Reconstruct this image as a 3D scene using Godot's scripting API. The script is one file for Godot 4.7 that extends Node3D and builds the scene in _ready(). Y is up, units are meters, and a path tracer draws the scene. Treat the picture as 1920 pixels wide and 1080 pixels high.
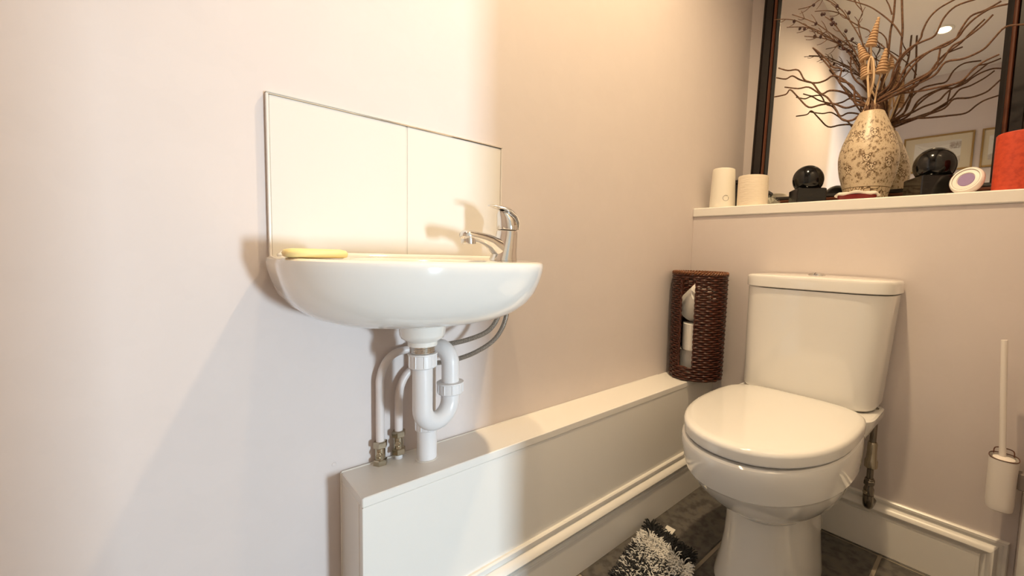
extends Node3D
# A narrow cloakroom: hand basin on the left wall, low pipe boxing, toilet in front of a ledge that carries a mirror and ornaments.
# Axes: x = 0 is the basin wall, z = 0 the face of the ledge behind the toilet, y = 0 the floor.

const BOX_D := 0.1202      # depth of the pipe boxing
const BOX_H := 0.4156      # its height
const BOX_E := 1.2467      # its near end
const LEDGE := 1.0436      # top of the shelf board
const NICHE := -0.4126     # wall behind the ledge
const RIGHT := 0.957       # right wall
const END := 1.83          # wall with the pictures
const ROOF := 2.5
const CAM := Vector3(0.8795, 0.85, 1.4803)
const FOCAL := 788.9       # pixels in the 1920 x 1080 frame
const LENS_CX := 1099.45
const LENS_CY := 536.55
var cam_basis := Basis.from_euler(Vector3(-0.0748, 0.7776, 0.0323))
var mats := {}
var taken := {}
var rng := RandomNumberGenerator.new()

# ---------------------------------------------------------------- mesh helpers
class Bag:
	var v := PackedVector3Array()
	var uv := PackedVector2Array()
	var t := PackedInt32Array()
	func add(p: Vector3, q := Vector2.ZERO) -> int:
		v.append(p)
		uv.append(q)
		return v.size() - 1

func orient(b: Bag, from_t: int) -> void:
	var mid := Vector3.ZERO
	var n := 0
	for i in range(from_t, b.t.size()):
		mid += b.v[b.t[i]]
		n += 1
	if n == 0:
		return
	mid /= n
	var vol := 0.0
	for i in range(from_t, b.t.size(), 3):
		vol += (b.v[b.t[i]] - mid).dot((b.v[b.t[i + 1]] - mid).cross(b.v[b.t[i + 2]] - mid))
	if vol > 0.0:
		for i in range(from_t, b.t.size(), 3):
			var k := b.t[i + 1]
			b.t[i + 1] = b.t[i + 2]
			b.t[i + 2] = k

func loft(b: Bag, rings: Array, closed := true, cap0 := true, cap1 := true, with_uv := false) -> void:
	var from_t := b.t.size()
	var n: int = rings[0].size()
	var base := []
	for i in rings.size():
		base.append(b.v.size())
		for j in n:
			b.add(rings[i][j], Vector2(float(j) / (n - 1), 1.0 - float(i) / (rings.size() - 1)) if with_uv else Vector2.ZERO)
	var last := n if closed else n - 1
	for i in rings.size() - 1:
		for j in last:
			var a: int = base[i] + j
			var c: int = base[i] + (j + 1) % n
			var d: int = base[i + 1] + j
			var e: int = base[i + 1] + (j + 1) % n
			b.t.append_array(PackedInt32Array([a, c, d, c, e, d]))
	if cap0:
		fan(b, rings[0], base[0], true)
	if cap1:
		fan(b, rings[-1], base[-1], false)
	orient(b, from_t)

func fan(b: Bag, ring: PackedVector3Array, at: int, flip: bool) -> void:
	var mid := Vector3.ZERO
	for p in ring:
		mid += p
	var c := b.add(mid / ring.size())
	for j in ring.size():
		var k := (j + 1) % ring.size()
		b.t.append_array(PackedInt32Array([c, at + k, at + j] if flip else [c, at + j, at + k]))

func mesh_of(b: Bag, crease := 40.0) -> ArrayMesh:
	var nf := b.t.size() / 3
	var fn := PackedVector3Array()
	fn.resize(nf)
	var near := []
	near.resize(b.v.size())
	for i in nf:
		var a := b.v[b.t[i * 3]]
		fn[i] = (b.v[b.t[i * 3 + 2]] - a).cross(b.v[b.t[i * 3 + 1]] - a)
		for k in 3:
			var q := b.t[i * 3 + k]
			if near[q] == null:
				near[q] = PackedInt32Array()
			near[q].append(i)
	var unit := PackedVector3Array()
	unit.resize(nf)
	for i in nf:
		unit[i] = fn[i].normalized()
	var limit := cos(deg_to_rad(crease))
	var pv := PackedVector3Array()
	var pn := PackedVector3Array()
	var pu := PackedVector2Array()
	pv.resize(nf * 3)
	pn.resize(nf * 3)
	pu.resize(nf * 3)
	for i in nf:
		for k in 3:
			var q := b.t[i * 3 + k]
			var s := Vector3.ZERO
			for f in near[q]:
				if unit[f].dot(unit[i]) > limit:
					s += fn[f]
			pv[i * 3 + k] = b.v[q]
			pn[i * 3 + k] = s.normalized() if s.length() > 1e-20 else unit[i]
			pu[i * 3 + k] = b.uv[q]
	var arr := []
	arr.resize(Mesh.ARRAY_MAX)
	arr[Mesh.ARRAY_VERTEX] = pv
	arr[Mesh.ARRAY_NORMAL] = pn
	arr[Mesh.ARRAY_TEX_UV] = pu
	var m := ArrayMesh.new()
	m.add_surface_from_arrays(Mesh.PRIMITIVE_TRIANGLES, arr)
	return m

func box(b: Bag, lo: Vector3, hi: Vector3, r := 0.0015) -> void:
	r = minf(r, 0.45 * minf(hi.x - lo.x, minf(hi.y - lo.y, hi.z - lo.z)))
	var rings := []
	for q in [[lo.y, r], [lo.y + r, 0.0], [hi.y - r, 0.0], [hi.y, r]]:
		var i: float = q[1]
		var x0 := lo.x + i
		var x1 := hi.x - i
		var z0 := lo.z + i
		var z1 := hi.z - i
		rings.append(PackedVector3Array([Vector3(x0 + r, q[0], z0), Vector3(x1 - r, q[0], z0), Vector3(x1, q[0], z0 + r), Vector3(x1, q[0], z1 - r), Vector3(x1 - r, q[0], z1), Vector3(x0 + r, q[0], z1), Vector3(x0, q[0], z1 - r), Vector3(x0, q[0], z0 + r)]))
	loft(b, rings)

func frame_at(origin: Vector3, up: Vector3) -> Transform3D:
	up = up.normalized()
	var side := up.cross(Vector3(0, 0, 1) if absf(up.z) < 0.9 else Vector3(1, 0, 0)).normalized()
	return Transform3D(Basis(side, up, side.cross(up)), origin)

# profile: points (radius, height); a radius of 0 closes the end
func lathe(b: Bag, profile: Array, n := 32, xf := Transform3D(), with_uv := false, flat := 0) -> void:
	var rings := []
	for p in profile:
		var ring := PackedVector3Array()
		var r := maxf(p[0], 0.00002)
		for j in (n + 1 if with_uv else n):
			var a := TAU * j / n
			ring.append(xf * Vector3(sin(a) * r, p[1], cos(a) * r))
		rings.append(ring)
	loft(b, rings, not with_uv, not with_uv, not with_uv, with_uv)

func hexa(b: Bag, xf: Transform3D, r: float, y0: float, y1: float, n := 6) -> void:
	lathe(b, [[r * 0.86, y0], [r, y0 + r * 0.12], [r, y1 - r * 0.12], [r * 0.86, y1]], n, xf)

func curve(pts: Array, per := 8) -> PackedVector3Array:
	var out := PackedVector3Array()
	for i in pts.size() - 1:
		var p0: Vector3 = pts[maxi(i - 1, 0)]
		var p1: Vector3 = pts[i]
		var p2: Vector3 = pts[i + 1]
		var p3: Vector3 = pts[mini(i + 2, pts.size() - 1)]
		for k in per:
			out.append(p1.cubic_interpolate(p2, p0, p3, float(k) / per))
	out.append(pts[-1])
	return out

func tube(b: Bag, path: PackedVector3Array, r0: float, r1 := -1.0, n := 16, caps := true) -> void:
	if r1 < 0.0:
		r1 = r0
	var t := (path[1] - path[0]).normalized()
	var x := t.cross(Vector3.UP if absf(t.y) < 0.9 else Vector3.RIGHT).normalized()
	var rings := []
	for i in path.size():
		var d := (path[mini(i + 1, path.size() - 1)] - path[maxi(i - 1, 0)]).normalized()
		x = (x - d * x.dot(d)).normalized()
		var y := d.cross(x)
		var r := lerpf(r0, r1, float(i) / (path.size() - 1))
		var ring := PackedVector3Array()
		for j in n:
			var a := TAU * j / n
			ring.append(path[i] + (x * cos(a) + y * sin(a)) * r)
		rings.append(ring)
	loft(b, rings, true, caps, caps)

func sphere(b: Bag, c: Vector3, r: float, n := 24, squash := 1.0) -> void:
	var prof := []
	for i in n / 2 + 1:
		var a := PI * i / (n / 2) - PI / 2
		prof.append([r * cos(a), r * squash * sin(a)])
	lathe(b, prof, n, Transform3D(Basis(), c))

func spow(s: float, p: float) -> float:
	return signf(s) * pow(absf(s), p)

# egg or D shaped outline in the plane y, widest at zc
func egg(y: float, cx: float, w: float, zb: float, zc: float, zf: float, pf: float, pb: float, n := 56) -> PackedVector3Array:
	var out := PackedVector3Array()
	for i in n:
		var a := TAU * i / n
		var p := pf if cos(a) > 0.0 else pb
		out.append(Vector3(cx + w * spow(sin(a), 2.0 / p), y, zc + (zf - zc if cos(a) > 0.0 else zc - zb) * spow(cos(a), 2.0 / p)))
	return out

# ---------------------------------------------------------------- scene helpers
func numbered(called: String) -> String:
	taken[called] = taken.get(called, -1) + 1
	return called if taken[called] == 0 else "%s_%03d" % [called, taken[called]]

func tag(o: Node, label: String, category: String, group := "") -> void:
	o.set_meta("label", label)
	o.set_meta("category", category)
	if group:
		o.set_meta("group", group)

func thing(called: String, label: String, category: String, at := Vector3.ZERO, group := "") -> Node3D:
	var o := Node3D.new()
	o.name = numbered(called)
	add_child(o)
	o.position = at
	tag(o, label, category, group)
	return o

func origin_of(o: Node) -> Vector3:
	var s := Vector3.ZERO
	while o is Node3D and o != self:
		s += (o as Node3D).position
		o = o.get_parent()
	return s

# meshes are given in room coordinates unless local is true
func obj(called: String, b: Bag, m: Material, parent: Node = null, crease := 40.0, local := false) -> MeshInstance3D:
	var o := MeshInstance3D.new()
	o.mesh = mesh_of(b, crease)
	o.material_override = m
	o.name = called if parent else numbered(called)
	o.cast_shadow = GeometryInstance3D.SHADOW_CASTING_SETTING_ON
	if parent:
		parent.add_child(o, true)
		if not local:
			o.position = -origin_of(parent)
	else:
		add_child(o)
	return o

func struct(called: String, b: Bag, m: Material, label := "") -> MeshInstance3D:
	var o := obj(called, b, m)
	o.set_meta("kind", "structure")
	if label:
		o.set_meta("label", label)
	return o

func slab(lo: Vector3, hi: Vector3, r := 0.0015) -> Bag:
	var b := Bag.new()
	box(b, lo, hi, r)
	return b

# a pixel of the 1920 x 1080 photograph on the plane z
func at_z(u: float, v: float, z: float) -> Vector3:
	var d := cam_basis * Vector3(u - LENS_CX, LENS_CY - v, -FOCAL)
	return CAM + d * ((z - CAM.z) / d.z)

func noise_tex(freq: float, ramp: Array, size := 512, octaves := 4, kind := FastNoiseLite.TYPE_SIMPLEX_SMOOTH, sd := 1) -> NoiseTexture2D:
	var f := FastNoiseLite.new()
	f.seed = sd
	f.noise_type = kind
	f.frequency = freq
	f.fractal_octaves = octaves
	var g := Gradient.new()
	g.offsets = PackedFloat32Array(ramp.map(func(q): return q[0]))
	g.colors = PackedColorArray(ramp.map(func(q): return q[1]))
	var t := NoiseTexture2D.new()
	t.width = size
	t.height = size
	t.seamless = true
	t.noise = f
	t.color_ramp = g
	return t

func mat(called: String, c: Color, rough := 0.5, metal := 0.0) -> StandardMaterial3D:
	var m := StandardMaterial3D.new()
	m.resource_name = called
	m.albedo_color = c
	m.roughness = rough
	m.metallic = metal
	mats[called] = m
	return m

func textured(m: StandardMaterial3D, tex: Texture2D, scale: float, bump: Texture2D = null, depth := 0.0) -> StandardMaterial3D:
	m.uv1_triplanar = true
	m.uv1_world_triplanar = true
	m.uv1_scale = Vector3.ONE * scale
	if tex:
		m.albedo_texture = tex
	if bump:
		m.heightmap_enabled = true
		m.heightmap_texture = bump
		m.heightmap_scale = depth
	return m

# ---------------------------------------------------------------- main
func _ready() -> void:
	rng.seed = 7
	camera_and_light()
	materials()
	room()
	hall()
	boxing_and_skirting()
	splashback()
	basin()
	tap()
	plumbing()
	toilet()
	toilet_inlet()
	basket()
	bath_mat()
	brush()
	mirror()
	vase()
	branches()
	ornaments()
	pictures()

func camera_and_light() -> void:
	var cam := Camera3D.new()
	cam.name = "camera"
	add_child(cam)
	cam.transform = Transform3D(cam_basis, CAM)
	cam.projection = Camera3D.PROJECTION_FRUSTUM
	cam.near = 0.02
	cam.far = 60.0
	cam.size = 1080.0 / FOCAL * cam.near
	cam.frustum_offset = Vector2((960.0 - LENS_CX) / FOCAL, (LENS_CY - 540.0) / FOCAL) * cam.near
	cam.current = true
	var we := WorldEnvironment.new()
	we.name = "environment"
	var e := Environment.new()
	e.background_mode = Environment.BG_SKY
	var sky := Sky.new()
	var sm := ProceduralSkyMaterial.new()
	sm.sky_top_color = Color(0.62, 0.74, 0.9)
	sm.sky_horizon_color = Color(0.86, 0.9, 0.96)
	sm.ground_bottom_color = Color(0.4, 0.4, 0.38)
	sm.ground_horizon_color = Color(0.7, 0.72, 0.74)
	sm.sky_energy_multiplier = 2.0
	sky.sky_material = sm
	e.sky = sky
	e.tonemap_mode = Environment.TONE_MAPPER_LINEAR
	e.tonemap_exposure = 0.97
	e.sdfgi_enabled = true
	e.ssao_enabled = true
	e.ssil_enabled = true
	we.environment = e
	add_child(we)
	# daylight through the glazed panel at the far end of the hall
	var day := AreaLight3D.new()
	day.name = "hall_window_daylight"
	day.area_size = Vector2(0.34, 0.62)
	day.light_color = Color(0.87, 0.95, 1.0)
	day.light_energy = 17.5
	day.shadow_enabled = true
	day.area_range = 20.0
	add_child(day)
	day.position = Vector3(5.0, 0.36, 0.2)
	day.rotation.y = PI / 2
	ceiling_lamp(Vector3(0.506, ROOF, 1.208), 0.9, "round recessed ceiling downlight above the basin", 45.0)
	ceiling_lamp(Vector3(0.5, ROOF, 0.6), 2.55, "round recessed ceiling downlight above the toilet", 68.0)

func ceiling_lamp(at: Vector3, energy: float, called: String, beam: float) -> void:
	var warm := Color(1.0, 0.875, 0.695)
	var glow := StandardMaterial3D.new()
	glow.resource_name = "lamp_glow"
	glow.albedo_color = Color(1, 0.95, 0.88)
	glow.emission_enabled = true
	glow.emission = warm
	glow.emission_energy_multiplier = 9.0
	var metal := StandardMaterial3D.new()
	metal.resource_name = "lamp_rim"
	metal.albedo_color = Color(0.9, 0.9, 0.88)
	metal.roughness = 0.3
	var o := thing("ceiling_light", called, "light", at, "ceiling lights")
	var b := Bag.new()
	lathe(b, [[0.037, 0.0], [0.052, 0.0], [0.052, -0.003], [0.046, -0.007], [0.036, -0.005], [0.036, 0.0]], 40, Transform3D(Basis(), at))
	obj("rim", b, metal, o)
	b = Bag.new()
	lathe(b, [[0.0, -0.001], [0.036, -0.001], [0.036, -0.0035], [0.0, -0.005]], 32, Transform3D(Basis(), at))
	obj("lens", b, glow, o)
	var l := SpotLight3D.new()
	l.name = "downlight"
	l.light_color = warm
	l.light_energy = energy
	l.light_size = 0.03
	l.spot_range = 8.0
	l.spot_attenuation = 2.0
	l.spot_angle = beam
	l.spot_angle_attenuation = 1.0
	l.shadow_enabled = true
	o.add_child(l)
	l.position = Vector3(0, -0.04, 0)
	l.rotation.x = -PI / 2

func materials() -> void:
	var fine := noise_tex(0.03, [[0.0, Color.BLACK], [1.0, Color.WHITE]], 512, 3)
	var w := mat("wall_paint", Color(0.855, 0.82, 0.81), 0.62)
	textured(w, noise_tex(0.012, [[0.0, Color(0.99, 0.99, 0.99)], [1.0, Color(1, 1, 1)]], 512, 3), 1.6, fine, 0.006)
	var c := mat("ceiling_paint", Color(0.94, 0.93, 0.91), 0.8)
	textured(c, null, 1.6, fine, 0.01)
	var g := mat("white_gloss", Color(0.93, 0.92, 0.90), 0.3)
	textured(g, null, 3.0, fine, 0.006)
	mat("caulk", Color(0.93, 0.92, 0.9), 0.35)
	var cer := mat("ceramic", Color(0.925, 0.92, 0.905), 0.08)
	cer.clearcoat_enabled = true
	cer.clearcoat = 0.6
	cer.clearcoat_roughness = 0.03
	mat("tile_glaze", Color(0.885, 0.87, 0.845), 0.07)
	mat("grout_white", Color(0.86, 0.84, 0.8), 0.7)
	mat("trim_white", Color(0.9, 0.88, 0.86), 0.25)
	mat("chrome", Color(0.86, 0.85, 0.84), 0.09, 1.0)
	mat("nickel", Color(0.72, 0.68, 0.6), 0.22, 1.0)
	mat("dark_chrome", Color(0.5, 0.47, 0.43), 0.22, 1.0)
	var br := mat("braided_steel", Color(0.8, 0.77, 0.73), 0.32, 0.6)
	textured(br, noise_tex(0.12, [[0.3, Color(0.5, 0.5, 0.5)], [0.7, Color(1, 1, 1)]], 256, 1), 20.0)
	mat("plastic_white", Color(0.9, 0.9, 0.91), 0.32)
	mat("pipe_paint", Color(0.88, 0.85, 0.84), 0.35)
	mat("red_mark", Color(0.62, 0.12, 0.14), 0.4)
	var soap := mat("soap", Color(0.96, 0.88, 0.62), 0.5)
	soap.subsurf_scatter_enabled = true
	soap.subsurf_scatter_strength = 0.25
	var slate := mat("slate", Color(0.40, 0.385, 0.37), 0.52)
	textured(slate, noise_tex(0.014, [[0.2, Color(0.72, 0.71, 0.7)], [0.55, Color(0.95, 0.95, 0.95)], [0.8, Color(1, 0.98, 0.94)]], 1024, 5), 1.7, noise_tex(0.02, [[0.0, Color.BLACK], [1.0, Color.WHITE]], 512, 5), 0.09)
	mat("grout_floor", Color(0.62, 0.58, 0.52), 0.85)
	var wk := mat("wicker", Color(0.36, 0.175, 0.105), 0.33)
	textured(wk, noise_tex(0.05, [[0.25, Color(0.55, 0.5, 0.48)], [0.75, Color(1, 1, 1)]], 256, 3), 9.0)
	var wkr := mat("wicker_rim", Color(0.56, 0.36, 0.22), 0.4)
	textured(wkr, noise_tex(0.05, [[0.25, Color(0.6, 0.55, 0.5)], [0.75, Color(1, 1, 1)]], 256, 3), 9.0)
	var paper := mat("tissue", Color(0.93, 0.92, 0.9), 0.9)
	textured(paper, null, 12.0, fine, 0.03)
	mat("cardboard", Color(0.6, 0.48, 0.36), 0.9)
	var pile := mat("pile", Color(1, 1, 1), 0.85)
	pile.vertex_color_use_as_albedo = true
	mat("mat_backing", Color(0.2, 0.2, 0.2), 0.9)
	mat("care_label", Color(0.9, 0.89, 0.86), 0.7)
	mat("mirror_glass", Color(0.93, 0.93, 0.92), 0.015, 1.0)
	var fr := mat("frame_dark", Color(0.115, 0.065, 0.04), 0.34)
	textured(fr, noise_tex(0.035, [[0.35, Color(0.6, 0.6, 0.6)], [0.5, Color(1, 1, 1)], [0.62, Color(0.62, 0.6, 0.6)]], 512, 3, FastNoiseLite.TYPE_CELLULAR), 5.0)
	mat("frame_bead", Color(0.36, 0.2, 0.125), 0.28)
	mat("frame_black", Color(0.05, 0.03, 0.025), 0.3)
	var twig := mat("twig", Color(0.47, 0.33, 0.225), 0.7)
	textured(twig, noise_tex(0.06, [[0.2, Color(0.62, 0.58, 0.55)], [0.8, Color(1, 1, 1)]], 256, 3), 6.0)
	mat("berry", Color(0.2, 0.06, 0.05), 0.45)
	mat("cane", Color(0.74, 0.61, 0.47), 0.65)
	mat("cane_pale", Color(0.82, 0.71, 0.57), 0.65)
	var mb := mat("black_marble", Color(0.2, 0.195, 0.19), 0.12)
	textured(mb, noise_tex(0.012, [[0.0, Color(0.14, 0.14, 0.14)], [0.5, Color(0.3, 0.3, 0.3)], [0.56, Color(0.75, 0.74, 0.72)], [0.6, Color(0.3, 0.3, 0.3)], [1.0, Color(0.1, 0.1, 0.1)]], 512, 4), 4.0)
	mat("white_satin", Color(0.93, 0.91, 0.86), 0.4)
	var wax := mat("white_wax", Color(0.93, 0.88, 0.8), 0.6)
	textured(wax, null, 1.0)
	wax.uv1_scale = Vector3(6, 60, 6)
	wax.heightmap_enabled = true
	wax.heightmap_texture = noise_tex(0.02, [[0.0, Color.BLACK], [1.0, Color.WHITE]], 256, 3)
	wax.heightmap_scale = 0.08
	var ow := mat("orange_wax", Color(0.80, 0.28, 0.15), 0.55)
	textured(ow, noise_tex(0.04, [[0.2, Color(0.88, 0.8, 0.76)], [0.6, Color(1, 1, 1)]], 512, 5), 3.0, fine, 0.05)
	mat("lilac", Color(0.58, 0.5, 0.66), 0.25)
	mat("device_white", Color(0.93, 0.905, 0.88), 0.35)
	mat("device_line", Color(0.5, 0.46, 0.44), 0.5)
	mat("red_lacquer", Color(0.5, 0.08, 0.06), 0.3)
	mat("shell_white", Color(0.95, 0.92, 0.88), 0.35)
	mat("grey_fur", Color(0.66, 0.65, 0.6), 0.8)
	mat("gilt", Color(0.62, 0.5, 0.3), 0.4, 0.4)
	mat("wood_floor", Color(0.5, 0.42, 0.34), 0.5)
	var pane := mat("pane", Color(0.95, 0.98, 1.0, 0.08), 0.02)
	pane.transparency = BaseMaterial3D.TRANSPARENCY_ALPHA

func room() -> void:
	var p: Material = mats.wall_paint
	var f := struct("floor", slab(Vector3(-0.1, -0.08, -0.1), Vector3(RIGHT + 0.1, -0.003, END + 0.1)), mats.grout_floor)
	for zr in [[0.028, 0.716], [0.726, 1.414], [1.424, END]]:
		for xr in [[0.0, 0.335], [0.345, 0.683], [0.693, RIGHT]]:
			obj("tile", slab(Vector3(xr[0], -0.01, zr[0]), Vector3(xr[1], 0.0, zr[1]), 0.0025), mats.slate, f)
	for xr in [[0.0, 0.335], [0.345, 0.683], [0.693, RIGHT]]:
		obj("tile", slab(Vector3(xr[0], -0.01, -0.05), Vector3(xr[1], 0.0, 0.0215), 0.0015), mats.slate, f)
	var wl := struct("wall_left", slab(Vector3(-0.1, -0.08, NICHE - 0.1), Vector3(0, ROOF, END + 0.1)), p)
	var dent := Bag.new()
	lathe(dent, [[0.0044, 0.0], [0.004, 0.0007], [0.003, 0.0008], [0.002, 0.0002], [0.0, 0.0001]], 20, frame_at(Vector3(0, 0.435, 1.258), Vector3(1, 0, 0)))
	obj("filled_screw_hole", dent, p, wl)
	struct("wall_back", slab(Vector3(-0.1, -0.08, NICHE - 0.1), Vector3(RIGHT + 0.1, ROOF, NICHE)), p)
	struct("wall_ledge", slab(Vector3(0, -0.003, NICHE), Vector3(RIGHT, 1.0103, 0)), p)
	struct("wall_end", slab(Vector3(0, -0.08, END), Vector3(RIGHT + 0.1, ROOF, END + 0.1)), p)
	struct("ceiling", slab(Vector3(-0.1, ROOF, NICHE - 0.1), Vector3(RIGHT + 0.1, ROOF + 0.1, END + 0.1)), mats.ceiling_paint)
	# right wall with the doorway
	var b := Bag.new()
	box(b, Vector3(RIGHT, -0.08, NICHE - 0.1), Vector3(RIGHT + 0.1, ROOF, DOOR0))
	box(b, Vector3(RIGHT, -0.08, DOOR1), Vector3(RIGHT + 0.1, ROOF, END + 0.1))
	box(b, Vector3(RIGHT, DOORH, DOOR0), Vector3(RIGHT + 0.1, ROOF, DOOR1))
	struct("wall_right", b, p)
	b = Bag.new()
	box(b, Vector3(RIGHT - 0.004, 0, DOOR0), Vector3(RIGHT + 0.104, DOORH, DOOR0 + 0.025))
	box(b, Vector3(RIGHT - 0.004, 0, DOOR1 - 0.025), Vector3(RIGHT + 0.104, DOORH, DOOR1))
	box(b, Vector3(RIGHT - 0.004, DOORH - 0.025, DOOR0), Vector3(RIGHT + 0.104, DOORH, DOOR1))
	var dr := struct("door_1", b, mats.white_gloss, "white doorway to the hall with its door ajar")
	var leaf := Bag.new()
	box(leaf, Vector3(0, 0.006, -DOOR_W), Vector3(0.036, DOORH - 0.03, 0), 0.002)
	for y in [0.15, 1.1]:
		box(leaf, Vector3(-0.004, y, -DOOR_W + 0.1), Vector3(0.04, y + 0.75, -0.1), 0.004)
	var lf := obj("leaf", leaf, mats.white_gloss, dr, 40.0, true)
	lf.position = Vector3(RIGHT + 0.105, 0, DOOR1 - 0.026)
	lf.rotation.y = deg_to_rad(-DOOR_OPEN)
	var knob := Bag.new()
	for sx in [-1.0, 1.0]:
		lathe(knob, [[0.0, 0.0], [0.009, 0.0], [0.009, 0.03], [0.024, 0.038], [0.026, 0.05], [0.018, 0.06], [0.0, 0.063]], 24, frame_at(Vector3(0.018 + sx * 0.018, 1.0, -DOOR_W + 0.06), Vector3(sx, 0, 0)))
	obj("knob", knob, mats.chrome, lf, 40.0, true)
	# white trim on the right wall beside the toilet
	struct("trim_1", slab(Vector3(RIGHT - 0.003, 0, 0.12), Vector3(RIGHT + 0.001, 2.05, DOOR0 - 0.002), 0.001), mats.white_gloss, "white painted panel on the right wall beside the toilet")
	var sh := obj("shelf", slab(Vector3(0, 1.0103, NICHE), Vector3(RIGHT, LEDGE, 0.006), 0.003), mats.white_gloss)
	tag(sh, "long white painted shelf board on the ledge above the toilet", "shelf")

const DOOR0 := 0.765
const DOOR1 := 1.5
const DOOR_W := 0.68
const DOOR_OPEN := 61.0
const DOORH := 2.02

func hall() -> void:
	var x0 := RIGHT + 0.1
	var p: Material = mats.ceiling_paint
	struct("floor_hall", slab(Vector3(x0, -0.08, -2.3), Vector3(5.2, 0, 2.3)), mats.wood_floor)
	struct("ceiling_hall", slab(Vector3(x0, ROOF, -2.3), Vector3(5.2, ROOF + 0.1, 2.3)), p)
	struct("wall_hall_back", slab(Vector3(x0 - 0.1, -0.08, -2.4), Vector3(5.2, ROOF, -2.3)), p)
	struct("wall_hall_front", slab(Vector3(x0 - 0.1, -0.08, 2.3), Vector3(5.2, ROOF, 2.4)), p)
	var b := Bag.new()
	box(b, Vector3(x0 - 0.1, -0.08, -2.3), Vector3(x0, ROOF, NICHE - 0.1))
	box(b, Vector3(x0 - 0.1, -0.08, END + 0.1), Vector3(x0, ROOF, 2.3))
	struct("wall_hall_near", b, p)
	b = Bag.new()
	box(b, Vector3(5.1, -0.08, -2.4), Vector3(5.2, ROOF, 0.0))
	box(b, Vector3(5.1, -0.08, 0.4), Vector3(5.2, ROOF, 2.4))
	box(b, Vector3(5.1, -0.08, 0.0), Vector3(5.2, 0.02, 0.4))
	box(b, Vector3(5.1, 0.70, 0.0), Vector3(5.2, ROOF, 0.4))
	struct("wall_hall_far", b, p)
	b = Bag.new()
	box(b, Vector3(5.12, 0.02, 0.0), Vector3(5.17, 0.70, 0.03))
	box(b, Vector3(5.12, 0.02, 0.37), Vector3(5.17, 0.70, 0.4))
	box(b, Vector3(5.12, 0.02, 0.03), Vector3(5.17, 0.05, 0.37))
	box(b, Vector3(5.12, 0.67, 0.03), Vector3(5.17, 0.70, 0.37))
	var w := struct("window_1", b, mats.white_gloss)
	obj("pane", slab(Vector3(5.142, 0.05, 0.03), Vector3(5.146, 0.67, 0.37), 0.0005), mats.pane, w)

# moulded skirting: (distance below the top edge, how far it stands out)
const MOULD := [[0.0, 0.0], [0.0, 0.006], [0.003, 0.0095], [0.009, 0.0095], [0.012, 0.0055], [0.018, 0.0055], [0.021, 0.014], [0.026, 0.0205], [0.033, 0.0235], [0.040, 0.0205], [0.045, 0.013], [0.049, 0.0115], [0.051, 0.018], [0.057, 0.018], [0.057, 0.0]]
const SKIRT := 0.162

func boxing_and_skirting() -> void:
	var o := thing("pipe_boxing", "low white painted pipe boxing along the wall under the basin", "boxing", Vector3(0.06, 0, 0.6))
	obj("top_board", slab(Vector3(0.0005, BOX_H - 0.018, 0.0005), Vector3(BOX_D + 0.0015, BOX_H, BOX_E), 0.0015), mats.white_gloss, o)
	obj("front_panel", slab(Vector3(BOX_D - 0.016, 0, 0), Vector3(BOX_D, BOX_H - 0.0185, BOX_E - 0.0005), 0.001), mats.white_gloss, o)
	obj("end_panel", slab(Vector3(0, 0, BOX_E - 0.016), Vector3(BOX_D - 0.0165, BOX_H - 0.0185, BOX_E), 0.001), mats.white_gloss, o)
	var b := Bag.new()
	tube(b, PackedVector3Array([Vector3(0.0025, BOX_H, 0.2), Vector3(0.0025, BOX_H + 0.0003, BOX_E)]), 0.0022, 0.0022, 8)
	tube(b, PackedVector3Array([Vector3(0.0025, BOX_H, BOX_E), Vector3(0.0025, 0.0, BOX_E + 0.0003)]), 0.0022, 0.0022, 8)
	obj("sealant", b, mats.caulk, o)
	# skirting in front of the boxing
	b = Bag.new()
	var r0 := PackedVector3Array()
	var r1 := PackedVector3Array()
	for q in MOULD:
		r0.append(Vector3(BOX_D + q[1], SKIRT - q[0], 0.0))
		r1.append(Vector3(BOX_D + q[1], SKIRT - q[0], BOX_E))
	loft(b, [r0, r1])
	box(b, Vector3(BOX_D, 0, 0), Vector3(BOX_D + 0.018, SKIRT - 0.057, BOX_E), 0.0008)
	struct("baseboard_left", b, mats.white_gloss, "white moulded skirting board along the pipe boxing")
	# skirting under the ledge, its moulding turned down at the right end
	b = Bag.new()
	var xe := 0.9445
	var ra := PackedVector3Array()
	var rb := PackedVector3Array()
	var rc := PackedVector3Array()
	for q in MOULD:
		ra.append(Vector3(BOX_D + 0.018, SKIRT - q[0], q[1]))
		rb.append(Vector3(xe - q[0], SKIRT - q[0], q[1]))
		rc.append(Vector3(xe - q[0], 0.0, q[1]))
	loft(b, [ra, rb, rc])
	box(b, Vector3(BOX_D + 0.018, 0, 0), Vector3(xe - 0.0565, SKIRT - 0.0565, 0.018), 0.0008)
	struct("baseboard_back", b, mats.white_gloss, "white moulded skirting board behind the toilet")

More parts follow.
